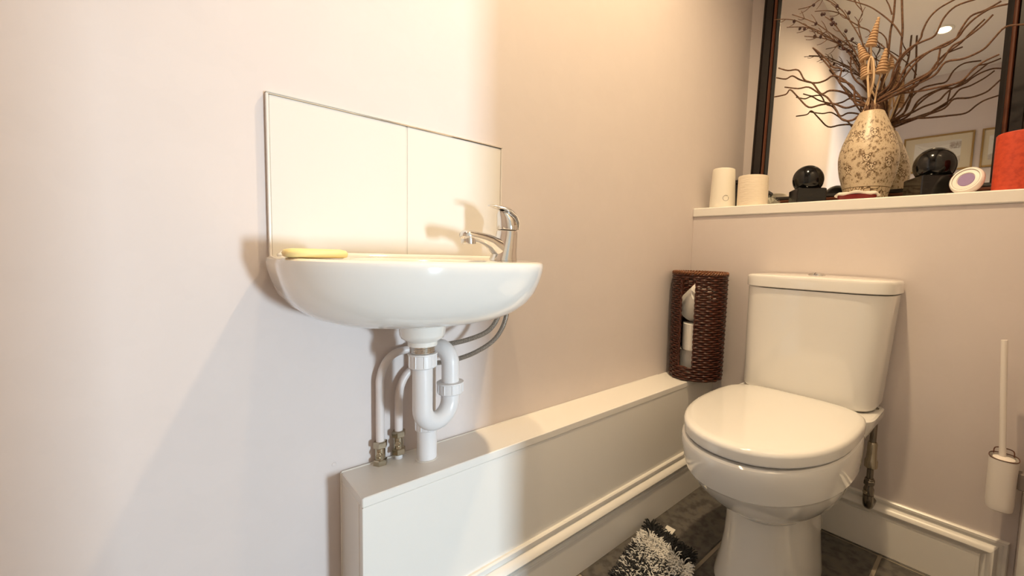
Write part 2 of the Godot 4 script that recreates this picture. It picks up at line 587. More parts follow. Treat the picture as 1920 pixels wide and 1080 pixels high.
func splashback() -> void:
	var o := thing("tile_splashback", "white glazed two-tile splashback above the basin with slim metal edging", "splashback", Vector3(0, 0.826, 1.124))
	for z in [[0.9005, 1.1225], [1.1255, 1.3475]]:
		obj("tile", slab(Vector3(0.0005, 0.824, z[0]), Vector3(0.008, 1.0945, z[1]), 0.0008), mats.tile_glaze, o)
	obj("grout", slab(Vector3(0.0005, 0.824, 1.1215), Vector3(0.0068, 1.094, 1.1265), 0.0004), mats.grout_white, o)
	obj("edge_trim", slab(Vector3(0, 0.824, 1.3478), Vector3(0.0092, 1.098, 1.3518), 0.001), mats.trim_white, o)
	obj("edge_trim", slab(Vector3(0, 0.824, 0.8962), Vector3(0.0092, 1.098, 0.9002), 0.001), mats.trim_white, o)
	obj("edge_trim", slab(Vector3(0, 1.0948, 0.8962), Vector3(0.0095, 1.0985, 1.3518), 0.001), mats.chrome, o)

const BZ := 1.1225
func d_ring(y: float, w: float, d: float, n := 72, x0 := 0.0005) -> PackedVector3Array:
	var out := PackedVector3Array()
	var xm := d * 0.36
	for i in n:
		var a := TAU * i / n
		var s := sin(a)
		var c := cos(a)
		var p := 2.35 if s > 0.0 else 14.0
		out.append(Vector3(xm + ((d - xm) if s > 0.0 else (xm - x0)) * spow(s, 2.0 / p), y, BZ + w * spow(c, 2.0 / p)))
	return out

func e_ring(y: float, c: Vector2, hx: float, hz: float, p: float, n := 72) -> PackedVector3Array:
	var out := PackedVector3Array()
	for i in n:
		var a := TAU * i / n
		out.append(Vector3(c.x + hx * spow(sin(a), 2.0 / p), y, c.y + hz * spow(cos(a), 2.0 / p)))
	return out

func basin() -> void:
	var o := thing("wash_basin", "small white ceramic wall-hung hand basin with a chrome tap hole on one side", "basin", Vector3(0, 0.7, BZ))
	var b := Bag.new()
	var rings := []
	for q in [[0.7135, 0.085, 0.165], [0.7155, 0.125, 0.192], [0.721, 0.156, 0.212], [0.732, 0.184, 0.229], [0.748, 0.206, 0.243], [0.768, 0.221, 0.254], [0.79, 0.230, 0.262], [0.81, 0.2355, 0.267], [0.822, 0.237, 0.2685], [0.828, 0.2355, 0.267], [0.831, 0.231, 0.2625], [0.8315, 0.226, 0.257]]:
		rings.append(d_ring(q[0], q[1], q[2]))
	var c := Vector2(0.14, 1.135)
	for q in [[0.831, 0.105, 0.128, 2.6], [0.8285, 0.1, 0.123, 2.6], [0.818, 0.094, 0.117, 2.5], [0.79, 0.084, 0.105, 2.4], [0.76, 0.062, 0.08, 2.2], [0.742, 0.035, 0.045, 2.0], [0.736, 0.02, 0.02, 2.0]]:
		rings.append(e_ring(q[0], c, q[1], q[2], q[3]))
	loft(b, rings)
	obj("bowl", b, mats.ceramic, o)
	b = Bag.new()
	box(b, Vector3(0.0085, 0.822, 0.905), Vector3(0.032, 0.839, 1.343), 0.005)
	obj("back_ledge", b, mats.ceramic, o, 60.0)
	b = Bag.new()
	lathe(b, [[0.046, 0.722], [0.041, 0.708], [0.0395, 0.694], [0.037, 0.688], [0.0265, 0.681], [0.026, 0.673], [0.0, 0.673]], 40, Transform3D(Basis(), Vector3(0.125, 0, 1.142)))
	obj("waste_boss", b, mats.ceramic, o)
	b = Bag.new()
	lathe(b, [[0.0, 0.740], [0.022, 0.740], [0.023, 0.738], [0.02, 0.736]], 32, Transform3D(Basis(), Vector3(0.14, 0, 1.135)))
	obj("drain", b, mats.chrome, o)
	b = Bag.new()
	var soap_rings := []
	for q in [[0.8318, 0.036, 0.022], [0.8335, 0.041, 0.0265], [0.839, 0.0425, 0.028], [0.8435, 0.040, 0.0255], [0.8455, 0.031, 0.018]]:
		soap_rings.append(e_ring(q[0], Vector2(0.135, 1.313), q[2], q[1], 2.8, 40))
	loft(b, soap_rings)
	tag(obj("soap_bar", b, mats.soap, null, 60.0), "pale yellow bar of soap on the rim of the white basin", "soap")

func tap() -> void:
	var p := Vector3(0.118, 0.8315, 0.963)
	var o := thing("mixer_tap", "chrome single-lever mixer tap on the side of the basin", "tap", p)
	var b := Bag.new()
	# body leans a little away from the bowl, spout runs towards the bowl (local z is the spout direction, rotated in plan)
	var dir := Vector3(0.05, 0, 1).normalized()
	var side := Vector3.UP.cross(dir)
	var rings := []
	for q in [[0.0, 0.0265, 0.031, 0.0], [0.004, 0.0262, 0.0305, 0.0], [0.02, 0.0245, 0.0265, -0.003], [0.04, 0.0238, 0.024, -0.006], [0.056, 0.0236, 0.0225, -0.008], [0.063, 0.023, 0.0218, -0.0085]]:
		var ring := PackedVector3Array()
		for j in 32:
			var a := TAU * j / 32
			ring.append(p + Vector3(0, q[0], 0) + dir * (q[3] + cos(a) * q[2]) + side * sin(a) * q[1])
		rings.append(ring)
	loft(b, rings)
	obj("body", b, mats.chrome, o, 50.0)
	# spout: oval section sweeping out of the body
	b = Bag.new()
	rings = []
	for q in [[-0.006, 0.022, 0.0195, 0.0215], [0.012, 0.0235, 0.019, 0.0225], [0.024, 0.0305, 0.018, 0.0195], [0.038, 0.0395, 0.0172, 0.0145], [0.056, 0.0445, 0.0165, 0.0118], [0.074, 0.0475, 0.016, 0.0108], [0.088, 0.049, 0.0152, 0.0104], [0.0975, 0.049, 0.0125, 0.009], [0.102, 0.0487, 0.0075, 0.0055]]:
		var ring := PackedVector3Array()
		for j in 28:
			var a := TAU * j / 28
			ring.append(p + dir * q[0] + Vector3(0, q[1] + sin(a) * q[3], 0) + side * spow(cos(a), 0.8) * q[2])
		rings.append(ring)
	loft(b, rings)
	var sp := obj("spout", b, mats.chrome, o, 60.0)
	b = Bag.new()
	var tip := p + dir * 0.0855
	lathe(b, [[0.0, 0.0315], [0.0118, 0.0315], [0.0138, 0.0325], [0.0145, 0.038], [0.0145, 0.047]], 28, Transform3D(Basis(), tip))
	obj("aerator", b, mats.chrome, sp)
	# lever: dome over the cartridge and a curved paddle rising to a point above the spout
	b = Bag.new()
	rings = []
	var q0 := p - dir * 0.0105
	for q in [[0.0645, 0.020, 0.0015], [0.067, 0.0225, 0.0015], [0.078, 0.0222, 0.002], [0.089, 0.0205, 0.004], [0.098, 0.0165, 0.009], [0.104, 0.010, 0.014]]:
		var ring := PackedVector3Array()
		for j in 28:
			var a := TAU * j / 28
			ring.append(q0 + Vector3(0, q[0], 0) + dir * (q[2] + cos(a) * q[1]) + side * sin(a) * q[1])
		rings.append(ring)
	loft(b, rings)
	var lv := obj("lever", b, mats.chrome, o, 50.0)
	b = Bag.new()
	rings = []
	for q in [[-0.0205, 0.067, 0.012, 0.003], [-0.018, 0.082, 0.0185, 0.004], [-0.009, 0.097, 0.0195, 0.0055], [0.004, 0.106, 0.0185, 0.006], [0.02, 0.1105, 0.0155, 0.005], [0.037, 0.1125, 0.0105, 0.0035], [0.049, 0.1125, 0.0045, 0.0018]]:
		var ring := PackedVector3Array()
		for j in 20:
			var a := TAU * j / 20
			var lift: Vector3 = Vector3(0, sin(a) * q[3], 0) if q[0] > -0.012 else -dir * sin(a) * q[3]
			ring.append(q0 + dir * q[0] + Vector3(0, q[1], 0) + side * cos(a) * q[2] + lift)
		rings.append(ring)
	loft(b, rings)
	obj("handle", b, mats.chrome, lv, 60.0)
	b = Bag.new()
	var f := frame_at(q0 + Vector3(0, 0.077, 0) + (dir * 0.75 + side * 0.66).normalized() * 0.0203, dir * 0.75 + side * 0.66)
	lathe(b, [[0.0, 0.0], [0.0032, 0.0], [0.003, 0.0008], [0.0, 0.0008]], 16, f)
	obj("hot_mark", b, mats.red_mark, lv)

func ribbed_nut(b: Bag, at: Vector3, r: float, y0: float, y1: float) -> void:
	lathe(b, [[r * 0.92, y0], [r, y0 + 0.002], [r, y1 - 0.004], [r * 1.06, y1 - 0.003], [r * 1.06, y1 - 0.0005], [r * 0.97, y1]], 32, Transform3D(Basis(), at))
	for k in 10:
		var a := TAU * k / 10
		var d := Vector3(sin(a), 0, cos(a))
		tube(b, PackedVector3Array([at + d * r + Vector3(0, y0 + 0.003, 0), at + d * r + Vector3(0, y1 - 0.003, 0)]), 0.0013, 0.0013, 6)

func plumbing() -> void:
	var A := Vector3(0.125, 0, 1.142)
	var B := Vector3(0.106, 0, 1.0765)
	var D := Vector3(0.053, 0, 1.1)
	var o := thing("waste_trap", "white plastic waste trap hanging under the basin", "trap", Vector3(0.053, BOX_H, 1.1))
	var b := Bag.new()
	var prof := [[0.0, 0.676]]
	for k in 9:
		prof.append([0.0222, 0.675 - k * 0.003])
		prof.append([0.0208, 0.6735 - k * 0.003])
	prof.append([0.0, 0.648])
	lathe(b, prof, 32, Transform3D(Basis(), A))
	obj("threaded_tail", b, mats.chrome, o)
	b = Bag.new()
	ribbed_nut(b, A, 0.0245, 0.631, 0.659)
	obj("nut", b, mats.plastic_white, o)
	var R := 0.018
	# inlet leg, U bend and rise
	b = Bag.new()
	var path := PackedVector3Array([A + Vector3(0, 0.645, 0), A + Vector3(0, 0.6, 0)])
	var mid := (A + B) / 2.0
	var half := (A - B) / 2.0
	for k in 17:
		var t := PI * k / 16
		path.append(mid + half * cos(t) + Vector3(0, 0.552 - sin(t) * half.length(), 0))
	path.append(B + Vector3(0, 0.572, 0))
	tube(b, path, R, R, 24)
	obj("u_bend", b, mats.plastic_white, o, 60.0)
	b = Bag.new()
	ribbed_nut(b, B, 0.0245, 0.563, 0.587)
	obj("nut", b, mats.plastic_white, o)
	# over the top and down into the boxing
	b = Bag.new()
	path = PackedVector3Array([B + Vector3(0, 0.58, 0)])
	mid = (B + D) / 2.0
	half = (B - D) / 2.0
	for k in 17:
		var t := PI * k / 16
		path.append(mid + half * cos(t) + Vector3(0, 0.622 + sin(t) * half.length() * 1.1, 0))
	path.append(D + Vector3(0, 0.5, 0))
	tube(b, path, R - 0.001, R - 0.001, 24)
	obj("swan_neck", b, mats.plastic_white, o, 60.0)
	b = Bag.new()
	ribbed_nut(b, D, 0.0235, 0.478, 0.505)
	obj("nut", b, mats.plastic_white, o)
	b = Bag.new()
	lathe(b, [[0.0, BOX_H - 0.01], [0.0195, BOX_H - 0.01], [0.0195, 0.49], [0.0, 0.49]], 28, Transform3D(Basis(), D))
	obj("waste_pipe", b, mats.plastic_white, o)
	b = Bag.new()
	lathe(b, [[0.0225, BOX_H], [0.0225, BOX_H + 0.0012], [0.0195, BOX_H + 0.0016], [0.019, BOX_H]], 28, Transform3D(Basis(), D))
	obj("sealant", b, mats.caulk, o)
	# supply pipes with isolating valves
	for s in [[1.18, 0.643, 0.412, "longer cream painted water pipe with isolating valve beside the basin trap"], [1.1435, 0.605, 0.424, "shorter cream painted water pipe with isolating valve beside the basin trap"]]:
		var z: float = s[0]
		var top: float = s[1]
		var y0: float = s[2]
		var x := 0.0165
		var q := thing("supply_pipe", s[3], "pipe", Vector3(x, BOX_H, z), "water pipes under the basin")
		b = Bag.new()
		var pts := [Vector3(x, y0 + 0.045, z), Vector3(x, top - 0.085, z), Vector3(x, top - 0.05, z - 0.001), Vector3(x, top - 0.02, z - 0.012), Vector3(x, top - 0.004, z - 0.032), Vector3(x + 0.002, top, z - 0.06)]
		tube(b, curve(pts, 8), 0.0078, 0.0078, 20)
		obj("pipe", b, mats.pipe_paint, q, 60.0)
		b = Bag.new()
		lathe(b, [[0.0, y0 - 0.014], [0.0075, y0 - 0.014], [0.0075, y0 + 0.005], [0.0, y0 + 0.005]], 20, Transform3D(Basis(), Vector3(x, 0, z)))
		obj("stub", b, mats.plastic_white, q)
		b = Bag.new()
		lathe(b, [[0.0085, y0 + 0.002], [0.0095, y0 + 0.012], [0.0095, y0 + 0.04], [0.0085, y0 + 0.048]], 20, Transform3D(Basis(), Vector3(x, 0, z)))
		var body := obj("valve_body", b, mats.nickel, q)
		for yy in [y0 + 0.001, y0 + 0.038]:
			b = Bag.new()
			hexa(b, Transform3D(Basis(), Vector3(x, 0, z)), 0.0135, yy, yy + 0.0135)
			obj("nut", b, mats.nickel, body, 20.0)
		b = Bag.new()
		var fx := frame_at(Vector3(x, y0 + 0.026, z), Vector3(0.8, 0, 0.6))
		lathe(b, [[0.006, 0.006], [0.006, 0.011], [0.0045, 0.0125], [0.0045, 0.0115], [0.0, 0.0115]], 16, fx)
		obj("screw", b, mats.nickel, body)
		b = Bag.new()
		hexa(b, frame_at(Vector3(x + 0.002, top, z - 0.06), Vector3(0.1, 0, -1)), 0.0105, -0.004, 0.012)
		obj("connector", b, mats.dark_chrome, q, 20.0)
	# braided hoses from the tap
	var h0 := thing("flexible_hose", "braided steel hose from the tap to the longer water pipe", "hose", Vector3(0.118, 0.7, 0.96), "tap hoses")
	b = Bag.new()
	tube(b, curve([Vector3(0.122, 0.75, 0.972), Vector3(0.118, 0.715, 0.972), Vector3(0.105, 0.68, 0.99), Vector3(0.08, 0.66, 1.03), Vector3(0.05, 0.65, 1.075), Vector3(0.021, 0.644, 1.112)], 8), 0.0052, 0.0052, 14)
	obj("hose", b, mats.braided_steel, h0, 60.0)
	var h1 := thing("flexible_hose", "braided steel hose from the tap to the shorter water pipe", "hose", Vector3(0.118, 0.7, 0.95), "tap hoses")
	b = Bag.new()
	tube(b, curve([Vector3(0.114, 0.75, 0.952), Vector3(0.112, 0.705, 0.95), Vector3(0.1, 0.66, 0.968), Vector3(0.078, 0.63, 1.005), Vector3(0.048, 0.612, 1.045), Vector3(0.021, 0.606, 1.076)], 8), 0.0052, 0.0052, 14)
	obj("hose", b, mats.braided_steel, h1, 60.0)

const TX := 0.488
func toilet() -> void:
	var o := thing("toilet", "white close-coupled toilet with closed D-shaped lid", "toilet", Vector3(TX, 0, 0.3))
	var cer: Material = mats.ceramic
	var b := Bag.new()
	var rings := []
	for q in [[0.0, 0.119, 0.12, 0.315, 0.503], [0.006, 0.121, 0.12, 0.315, 0.505], [0.02, 0.118, 0.12, 0.315, 0.5], [0.06, 0.112, 0.115, 0.305, 0.484], [0.11, 0.107, 0.11, 0.305, 0.472], [0.165, 0.104, 0.10, 0.305, 0.469], [0.206, 0.106, 0.09, 0.305, 0.472], [0.215, 0.112, 0.09, 0.305, 0.48], [0.226, 0.124, 0.085, 0.31, 0.5], [0.243, 0.141, 0.08, 0.315, 0.528], [0.268, 0.161, 0.075, 0.32, 0.562], [0.298, 0.176, 0.07, 0.325, 0.595], [0.325, 0.185, 0.07, 0.33, 0.618], [0.3305, 0.1865, 0.07, 0.33, 0.621], [0.3345, 0.1905, 0.07, 0.33, 0.627], [0.36, 0.193, 0.07, 0.335, 0.638], [0.385, 0.195, 0.07, 0.34, 0.646], [0.405, 0.195, 0.07, 0.345, 0.65], [0.414, 0.193, 0.075, 0.345, 0.648], [0.418, 0.189, 0.08, 0.345, 0.643]]:
		rings.append(egg(q[0], TX - 0.013, q[1], q[2], q[3], q[4], 2.15, 2.6))
	loft(b, rings)
	# rear platform that carries the cistern
	rings = []
	for q in [[0.2, 0.085, 0.15], [0.27, 0.11, 0.17], [0.33, 0.148, 0.19], [0.39, 0.182, 0.205], [0.415, 0.192, 0.208], [0.434, 0.1935, 0.208], [0.438, 0.189, 0.204]]:
		rings.append(egg(q[0], TX - 0.012, q[1], 0.02, 0.06, q[2], 7.0, 12.0))
	loft(b, rings)
	obj("pan", b, cer, o, 32.0)
	b = Bag.new()
	rings = []
	for q in [[0.4395, 0.180, 0.150], [0.444, 0.186, 0.158], [0.452, 0.1885, 0.1615], [0.60, 0.194, 0.170], [0.766, 0.199, 0.1765]]:
		rings.append(egg(q[0], lerpf(TX - 0.017, TX - 0.004, (q[0] - 0.44) / 0.33), q[1], 0.008, 0.03, q[2], 4.2, 16.0))
	loft(b, rings)
	var cis := obj("cistern", b, cer, o)
	b = Bag.new()
	rings = []
	for q in [[0.7685, 0.2, 0.1775], [0.771, 0.2035, 0.181], [0.796, 0.204, 0.1815], [0.803, 0.2015, 0.179], [0.807, 0.195, 0.172], [0.8095, 0.15, 0.13], [0.811, 0.08, 0.1]]:
		rings.append(egg(q[0], TX - 0.004, q[1], 0.006, 0.03, q[2], 4.2, 16.0))
	loft(b, rings)
	obj("cistern_lid", b, cer, o)
	b = Bag.new()
	lathe(b, [[0.0, 0.808], [0.024, 0.808], [0.024, 0.8125], [0.0225, 0.8135], [0.022, 0.8125]], 32, Transform3D(Basis(), Vector3(TX - 0.005, 0, 0.09)))
	var btn := obj("flush_plate", b, mats.chrome, o)
	for s in [-1.0, 1.0]:
		b = Bag.new()
		rings = []
		for q in [[0.811, 0.0205], [0.8155, 0.0195], [0.8175, 0.015], [0.8185, 0.008]]:
			var ring := PackedVector3Array()
			for k in 17:
				var a := PI * k / 16
				ring.append(Vector3(TX - 0.005 + s * (0.0008 + sin(a) * q[1]), q[0], 0.09 + cos(a) * q[1]))
			rings.append(ring)
		loft(b, rings)
		obj("button", b, mats.chrome, btn)
	# seat under the lid, then the lid
	b = Bag.new()
	rings = []
	for q in [[0.4195, 0.186, 0.63], [0.421, 0.189, 0.634], [0.428, 0.1905, 0.637], [0.4335, 0.188, 0.634]]:
		rings.append(egg(q[0], TX - 0.012, q[1], 0.20, 0.345, q[2], 2.15, 3.4))
	loft(b, rings)
	obj("seat", b, mats.plastic_white, o)
	b = Bag.new()
	rings = []
	for q in [[0.427, 0.187, 0.639, 0.0], [0.4285, 0.191, 0.6445, 0.0], [0.447, 0.1925, 0.648, 0.0], [0.4545, 0.191, 0.6455, 0.002], [0.4585, 0.186, 0.639, 0.006], [0.4605, 0.176, 0.626, 0.014], [0.462, 0.147, 0.586, 0.04], [0.463, 0.088, 0.51, 0.09], [0.4633, 0.03, 0.4, 0.14]]:
		rings.append(egg(q[0], TX - 0.009, q[1], 0.165 + q[3], 0.345, q[2], 2.2, 3.8))
	loft(b, rings)
	obj("lid", b, mats.ceramic, o, 50.0)
	for s in [-1.0, 1.0]:
		b = Bag.new()
		lathe(b, [[0.0, 0.438], [0.012, 0.438], [0.012, 0.446], [0.009, 0.45], [0.0, 0.45]], 20, Transform3D(Basis(), Vector3(TX - 0.012 + s * 0.078, 0, 0.186)))
		obj("hinge", b, mats.chrome, o)
	for s in [-1.0, 1.0]:
		b = Bag.new()
		var bp := Vector3(TX - 0.018 + s * 0.108, 0.012, 0.27)
		sphere(b, bp, 0.011, 16)
		obj("floor_bolt_cap", b, mats.plastic_white, o)

func toilet_inlet() -> void:
	var x := 0.652
	var z := 0.055
	var o := thing("toilet_inlet_valve", "dull chrome water inlet pipe and valve beside the toilet", "valve", Vector3(x, 0.15, z))
	var f := Transform3D(Basis(), Vector3(x, 0, z))
	var b := Bag.new()
	lathe(b, [[0.0, 0.15], [0.0085, 0.15], [0.0085, 0.44], [0.0, 0.44]], 18, f)
	obj("pipe", b, mats.dark_chrome, o)
	b = Bag.new()
	lathe(b, [[0.0115, 0.262], [0.0165, 0.266], [0.0165, 0.284], [0.014, 0.29], [0.0125, 0.31], [0.0125, 0.335], [0.0105, 0.34]], 20, f)
	obj("coupling", b, mats.nickel, o)
	b = Bag.new()
	lathe(b, [[0.01, 0.18], [0.0135, 0.184], [0.0135, 0.2], [0.011, 0.206], [0.011, 0.222], [0.0125, 0.228], [0.0105, 0.232]], 20, f)
	var v := obj("valve_body", b, mats.dark_chrome, o)
	b = Bag.new()
	hexa(b, f, 0.0145, 0.212, 0.226)
	obj("nut", b, mats.dark_chrome, v, 20.0)
	b = Bag.new()
	lathe(b, [[0.006, 0.008], [0.006, 0.0165], [0.0, 0.0165]], 14, frame_at(Vector3(x, 0.192, z), Vector3(-0.5, 0, 1)))
	obj("screw", b, mats.nickel, v)
	b = Bag.new()
	tube(b, curve([Vector3(x, 0.182, z), Vector3(x, 0.162, z), Vector3(x, 0.148, z - 0.012), Vector3(x, 0.146, z - 0.055)], 8), 0.0135, 0.0135, 18)
	obj("elbow", b, mats.dark_chrome, o, 60.0)

func basket() -> void:
	var c := Vector3(0.1, BOX_H, 0.1)
	var o := thing("wicker_roll_basket", "tall dark brown wicker basket holding toilet rolls on the boxing", "basket", c)
	var y0 := 0.4175
	var y1 := 0.797
	var rows := 46
	var a0 := deg_to_rad(-12.0)
	var a1 := deg_to_rad(23.0)
	var low := 0.468
	var high := 0.778
	var b := Bag.new()
	for i in rows:
		var f := float(i) / (rows - 1)
		var y := lerpf(y0 + 0.005, y1 - 0.006, f)
		var r := lerpf(0.0905, 0.0935, f)
		var open := y > low and y < high
		var s0 := a1 if open else 0.0
		var s1 := a0 + TAU if open else TAU
		var n := 112
		var path := PackedVector3Array()
		for k in (n + 1 if open else n):
			var a := lerpf(s0, s1, float(k) / n)
			var rr := r + 0.0026 * cos(a * 14.0 + (PI if i % 2 else 0.0)) + rng.randf_range(-0.0003, 0.0003)
			path.append(c + Vector3(sin(a) * rr, y - c.y + 0.0005 * sin(a * 3.0 + i * 1.7), cos(a) * rr))
		if open:
			tube(b, path, 0.0043, 0.0043, 6)
		else:
			var rings := []
			for k in n + 1:
				var q := path[k % n]
				var out := Vector3(q.x - c.x, 0, q.z - c.z).normalized()
				var ring := PackedVector3Array()
				for j in 6:
					var t := TAU * j / 6
					ring.append(q + out * cos(t) * 0.0043 + Vector3(0, sin(t) * 0.0043, 0))
				rings.append(ring)
			loft(b, rings, true, false, false)
	var w := obj("weave", b, mats.wicker, o, 70.0)
	w.set_meta("kind", "stuff")
	for k in 28:
		var a := TAU * (k + 0.5) / 28
		if a > a1 - 0.02 and a < TAU + a0 + 0.02:
			b = Bag.new()
			tube(b, PackedVector3Array([c + Vector3(sin(a) * 0.0885, 0.004, cos(a) * 0.0885), c + Vector3(sin(a) * 0.0915, 0.38, cos(a) * 0.0915)]), 0.003, 0.003, 6)
			obj("stake", b, mats.wicker, o)
	for a in [a0, a1]:
		b = Bag.new()
		for k in 2:
			var path := PackedVector3Array()
			for i in 90:
				var t := float(i) / 89
				var r := lerpf(0.0905, 0.093, t)
				var p := c + Vector3(sin(a) * r, lerpf(low, high, t) - c.y, cos(a) * r)
				path.append(p + Vector3(cos(a), 0, -sin(a)) * 0.0022 * cos(i * 0.6 + k * PI) + Vector3(sin(a), 0, cos(a)) * 0.0022 * sin(i * 0.6 + k * PI))
			tube(b, path, 0.003, 0.003, 6)
		obj("opening_border", b, mats.wicker, o, 70.0)
	b = Bag.new()
	for k in 3:
		var rings := []
		for i in 145:
			var a := TAU * i / 144
			var tw := a * 18.0 + k * TAU / 3
			var q := c + Vector3(sin(a), 0, cos(a)) * (0.0935 + 0.0035 * cos(tw)) + Vector3(0, y1 - c.y + 0.0035 * sin(tw), 0)
			var ring := PackedVector3Array()
			for j in 6:
				var t := TAU * j / 6
				ring.append(q + Vector3(sin(a), 0, cos(a)) * cos(t) * 0.0036 + Vector3(0, sin(t) * 0.0036, 0))
			rings.append(ring)
		loft(b, rings, true, false, false)
	obj("braided_rim", b, mats.wicker_rim, o, 70.0)
	b = Bag.new()
	lathe(b, [[0.0, y0], [0.088, y0], [0.088, y0 + 0.004], [0.0, y0 + 0.004]], 40, Transform3D(Basis(), Vector3(c.x, 0, c.z)))
	obj("bottom", b, mats.wicker, o)
	# toilet rolls
	var rb := Bag.new()
	lathe(rb, [[0.021, 0.001], [0.053, 0.0], [0.055, 0.002], [0.055, 0.094], [0.053, 0.096], [0.021, 0.095], [0.021, 0.001]], 40)
	var cb := Bag.new()
	lathe(cb, [[0.0195, 0.001], [0.021, 0.001], [0.021, 0.095], [0.0195, 0.095], [0.0195, 0.001]], 32)
	var labels := ["white toilet roll at the bottom of the wicker basket", "white toilet roll standing in the middle of the wicker basket", "white toilet roll lying tilted on top in the wicker basket"]
	var spots := [[Vector3(0.094, 0.4225, 0.1), 0.0, 0.0], [Vector3(0.112, 0.5205, 0.116), 0.0, 0.0], [Vector3(0.068, 0.662, 0.1), 0.5, -0.85]]
	for i in 3:
		var r := thing("toilet_roll", labels[i], "toilet roll", spots[i][0], "spare toilet rolls")
		r.rotation = Vector3(spots[i][1], 0, spots[i][2])
		obj("paper", rb, mats.tissue, r, 40.0, true)
		obj("core", cb, mats.cardboard, r, 40.0, true)

func bath_mat() -> void:
	var o := thing("pedestal_mat", "black, white and grey shaggy mat on the slate floor by the toilet", "mat", Vector3(0.48, 0, 0.7))
	var poly := PackedVector2Array([Vector2(0.155, 0.425), Vector2(0.325, 0.455), Vector2(0.352, 0.53), Vector2(0.40, 0.60), Vector2(0.47, 0.62), Vector2(0.55, 0.58), Vector2(0.60, 0.48), Vector2(0.60, 0.30), Vector2(0.80, 0.30), Vector2(0.82, 0.92), Vector2(0.285, 0.92)])
	var b := Bag.new()
	var lo := PackedVector3Array()
	var hi := PackedVector3Array()
	for p in poly:
		lo.append(Vector3(p.x, 0.0005, p.y))
		hi.append(Vector3(p.x, 0.006, p.y))
	var k0 := b.v.size()
	for p in lo:
		b.add(p)
	for p in hi:
		b.add(p)
	var n := poly.size()
	for j in n:
		var k := (j + 1) % n
		b.t.append_array(PackedInt32Array([k0 + j, k0 + k, k0 + n + j, k0 + k, k0 + n + k, k0 + n + j]))
	var tri := Geometry2D.triangulate_polygon(poly)
	for i in range(0, tri.size(), 3):
		b.t.append_array(PackedInt32Array([n + tri[i], n + tri[i + 1], n + tri[i + 2]]))
		b.t.append_array(PackedInt32Array([tri[i], tri[i + 2], tri[i + 1]]))
	obj("backing", b, mats.mat_backing, o)
	# one bent noodle of yarn
	var yb := Bag.new()
	tube(yb, curve([Vector3(0, 0, 0), Vector3(0.002, 0.012, 0), Vector3(0.008, 0.02, 0), Vector3(0.016, 0.0205, 0)], 2), 0.0015, 0.0012, 5)
	var ym := mesh_of(yb, 80.0)
	var where: Array[Transform3D] = []
	var tint: Array[Color] = []
	var step := 0.0036
	var z := 0.28
	while z < 0.93:
		var x := 0.14
		while x < 0.83:
			var p := Vector2(x + rng.randf_range(-0.002, 0.002), z + rng.randf_range(-0.002, 0.002))
			if Geometry2D.is_point_in_polygon(p, poly):
				var near := 1.0
				var out := Vector2.ZERO
				for j in n:
					var q := Geometry2D.get_closest_point_to_segment(p, poly[j], poly[(j + 1) % n])
					if p.distance_to(q) < near:
						near = p.distance_to(q)
						out = (q - p).normalized()
				var ang := rng.randf_range(0, TAU)
				if near < 0.02:
					ang = atan2(-out.y, out.x) + rng.randf_range(-0.7, 0.7)
				elif p.y < 0.49 and p.x < 0.4:
					ang = PI / 2 + rng.randf_range(-1.2, 1.2)
				elif p.y < 0.56 and p.x < 0.4:
					ang = -PI / 2 + rng.randf_range(-1.3, 1.3)
				var s := rng.randf_range(0.75, 1.1)
				where.append(Transform3D(Basis(Vector3.UP, ang).scaled(Vector3(s, s * rng.randf_range(0.85, 1.15), s)), Vector3(p.x, 0.005, p.y)))
				# rows of yarn: black edge, white, salt and pepper, grey to black
				var row: float = p.y - (0.425 + (p.x - 0.155) * 0.17) if p.x < 0.56 else p.y - 0.30
				var c := Color(0.02, 0.02, 0.021)
				var white := Color(0.78, 0.76, 0.72)
				if row > 0.04 and row <= 0.086:
					c = white
				elif row > 0.086:
					var dark := clampf(0.42 + (row - 0.08) * 2.4, 0.0, 0.88)
					c = Color(0.025, 0.025, 0.027) if rng.randf() < dark else white.lerp(Color(0.4, 0.4, 0.4), rng.randf() * 0.5)
				tint.append(c)
			x += step
		z += step
	var mm := MultiMesh.new()
	mm.transform_format = MultiMesh.TRANSFORM_3D
	mm.use_colors = true
	mm.mesh = ym
	mm.instance_count = where.size()
	for i in where.size():
		mm.set_instance_transform(i, where[i])
		mm.set_instance_color(i, tint[i])
	var mi := MultiMeshInstance3D.new()
	mi.name = "pile"
	mi.multimesh = mm
	mi.material_override = mats.pile
	mi.set_meta("kind", "stuff")
	o.add_child(mi)
	mi.position = -o.position
	b = Bag.new()
	var lp := [Vector3(0.2, 0.008, 0.44), Vector3(0.231, 0.008, 0.44), Vector3(0.224, 0.012, 0.388), Vector3(0.193, 0.012, 0.388)]
	var r0 := PackedVector3Array()
	var r1 := PackedVector3Array()
	for p in lp:
		r0.append(p)
		r1.append(p + Vector3(0, 0.0012, 0))
	loft(b, [r0, r1])
	obj("care_label", b, mats.care_label, o)

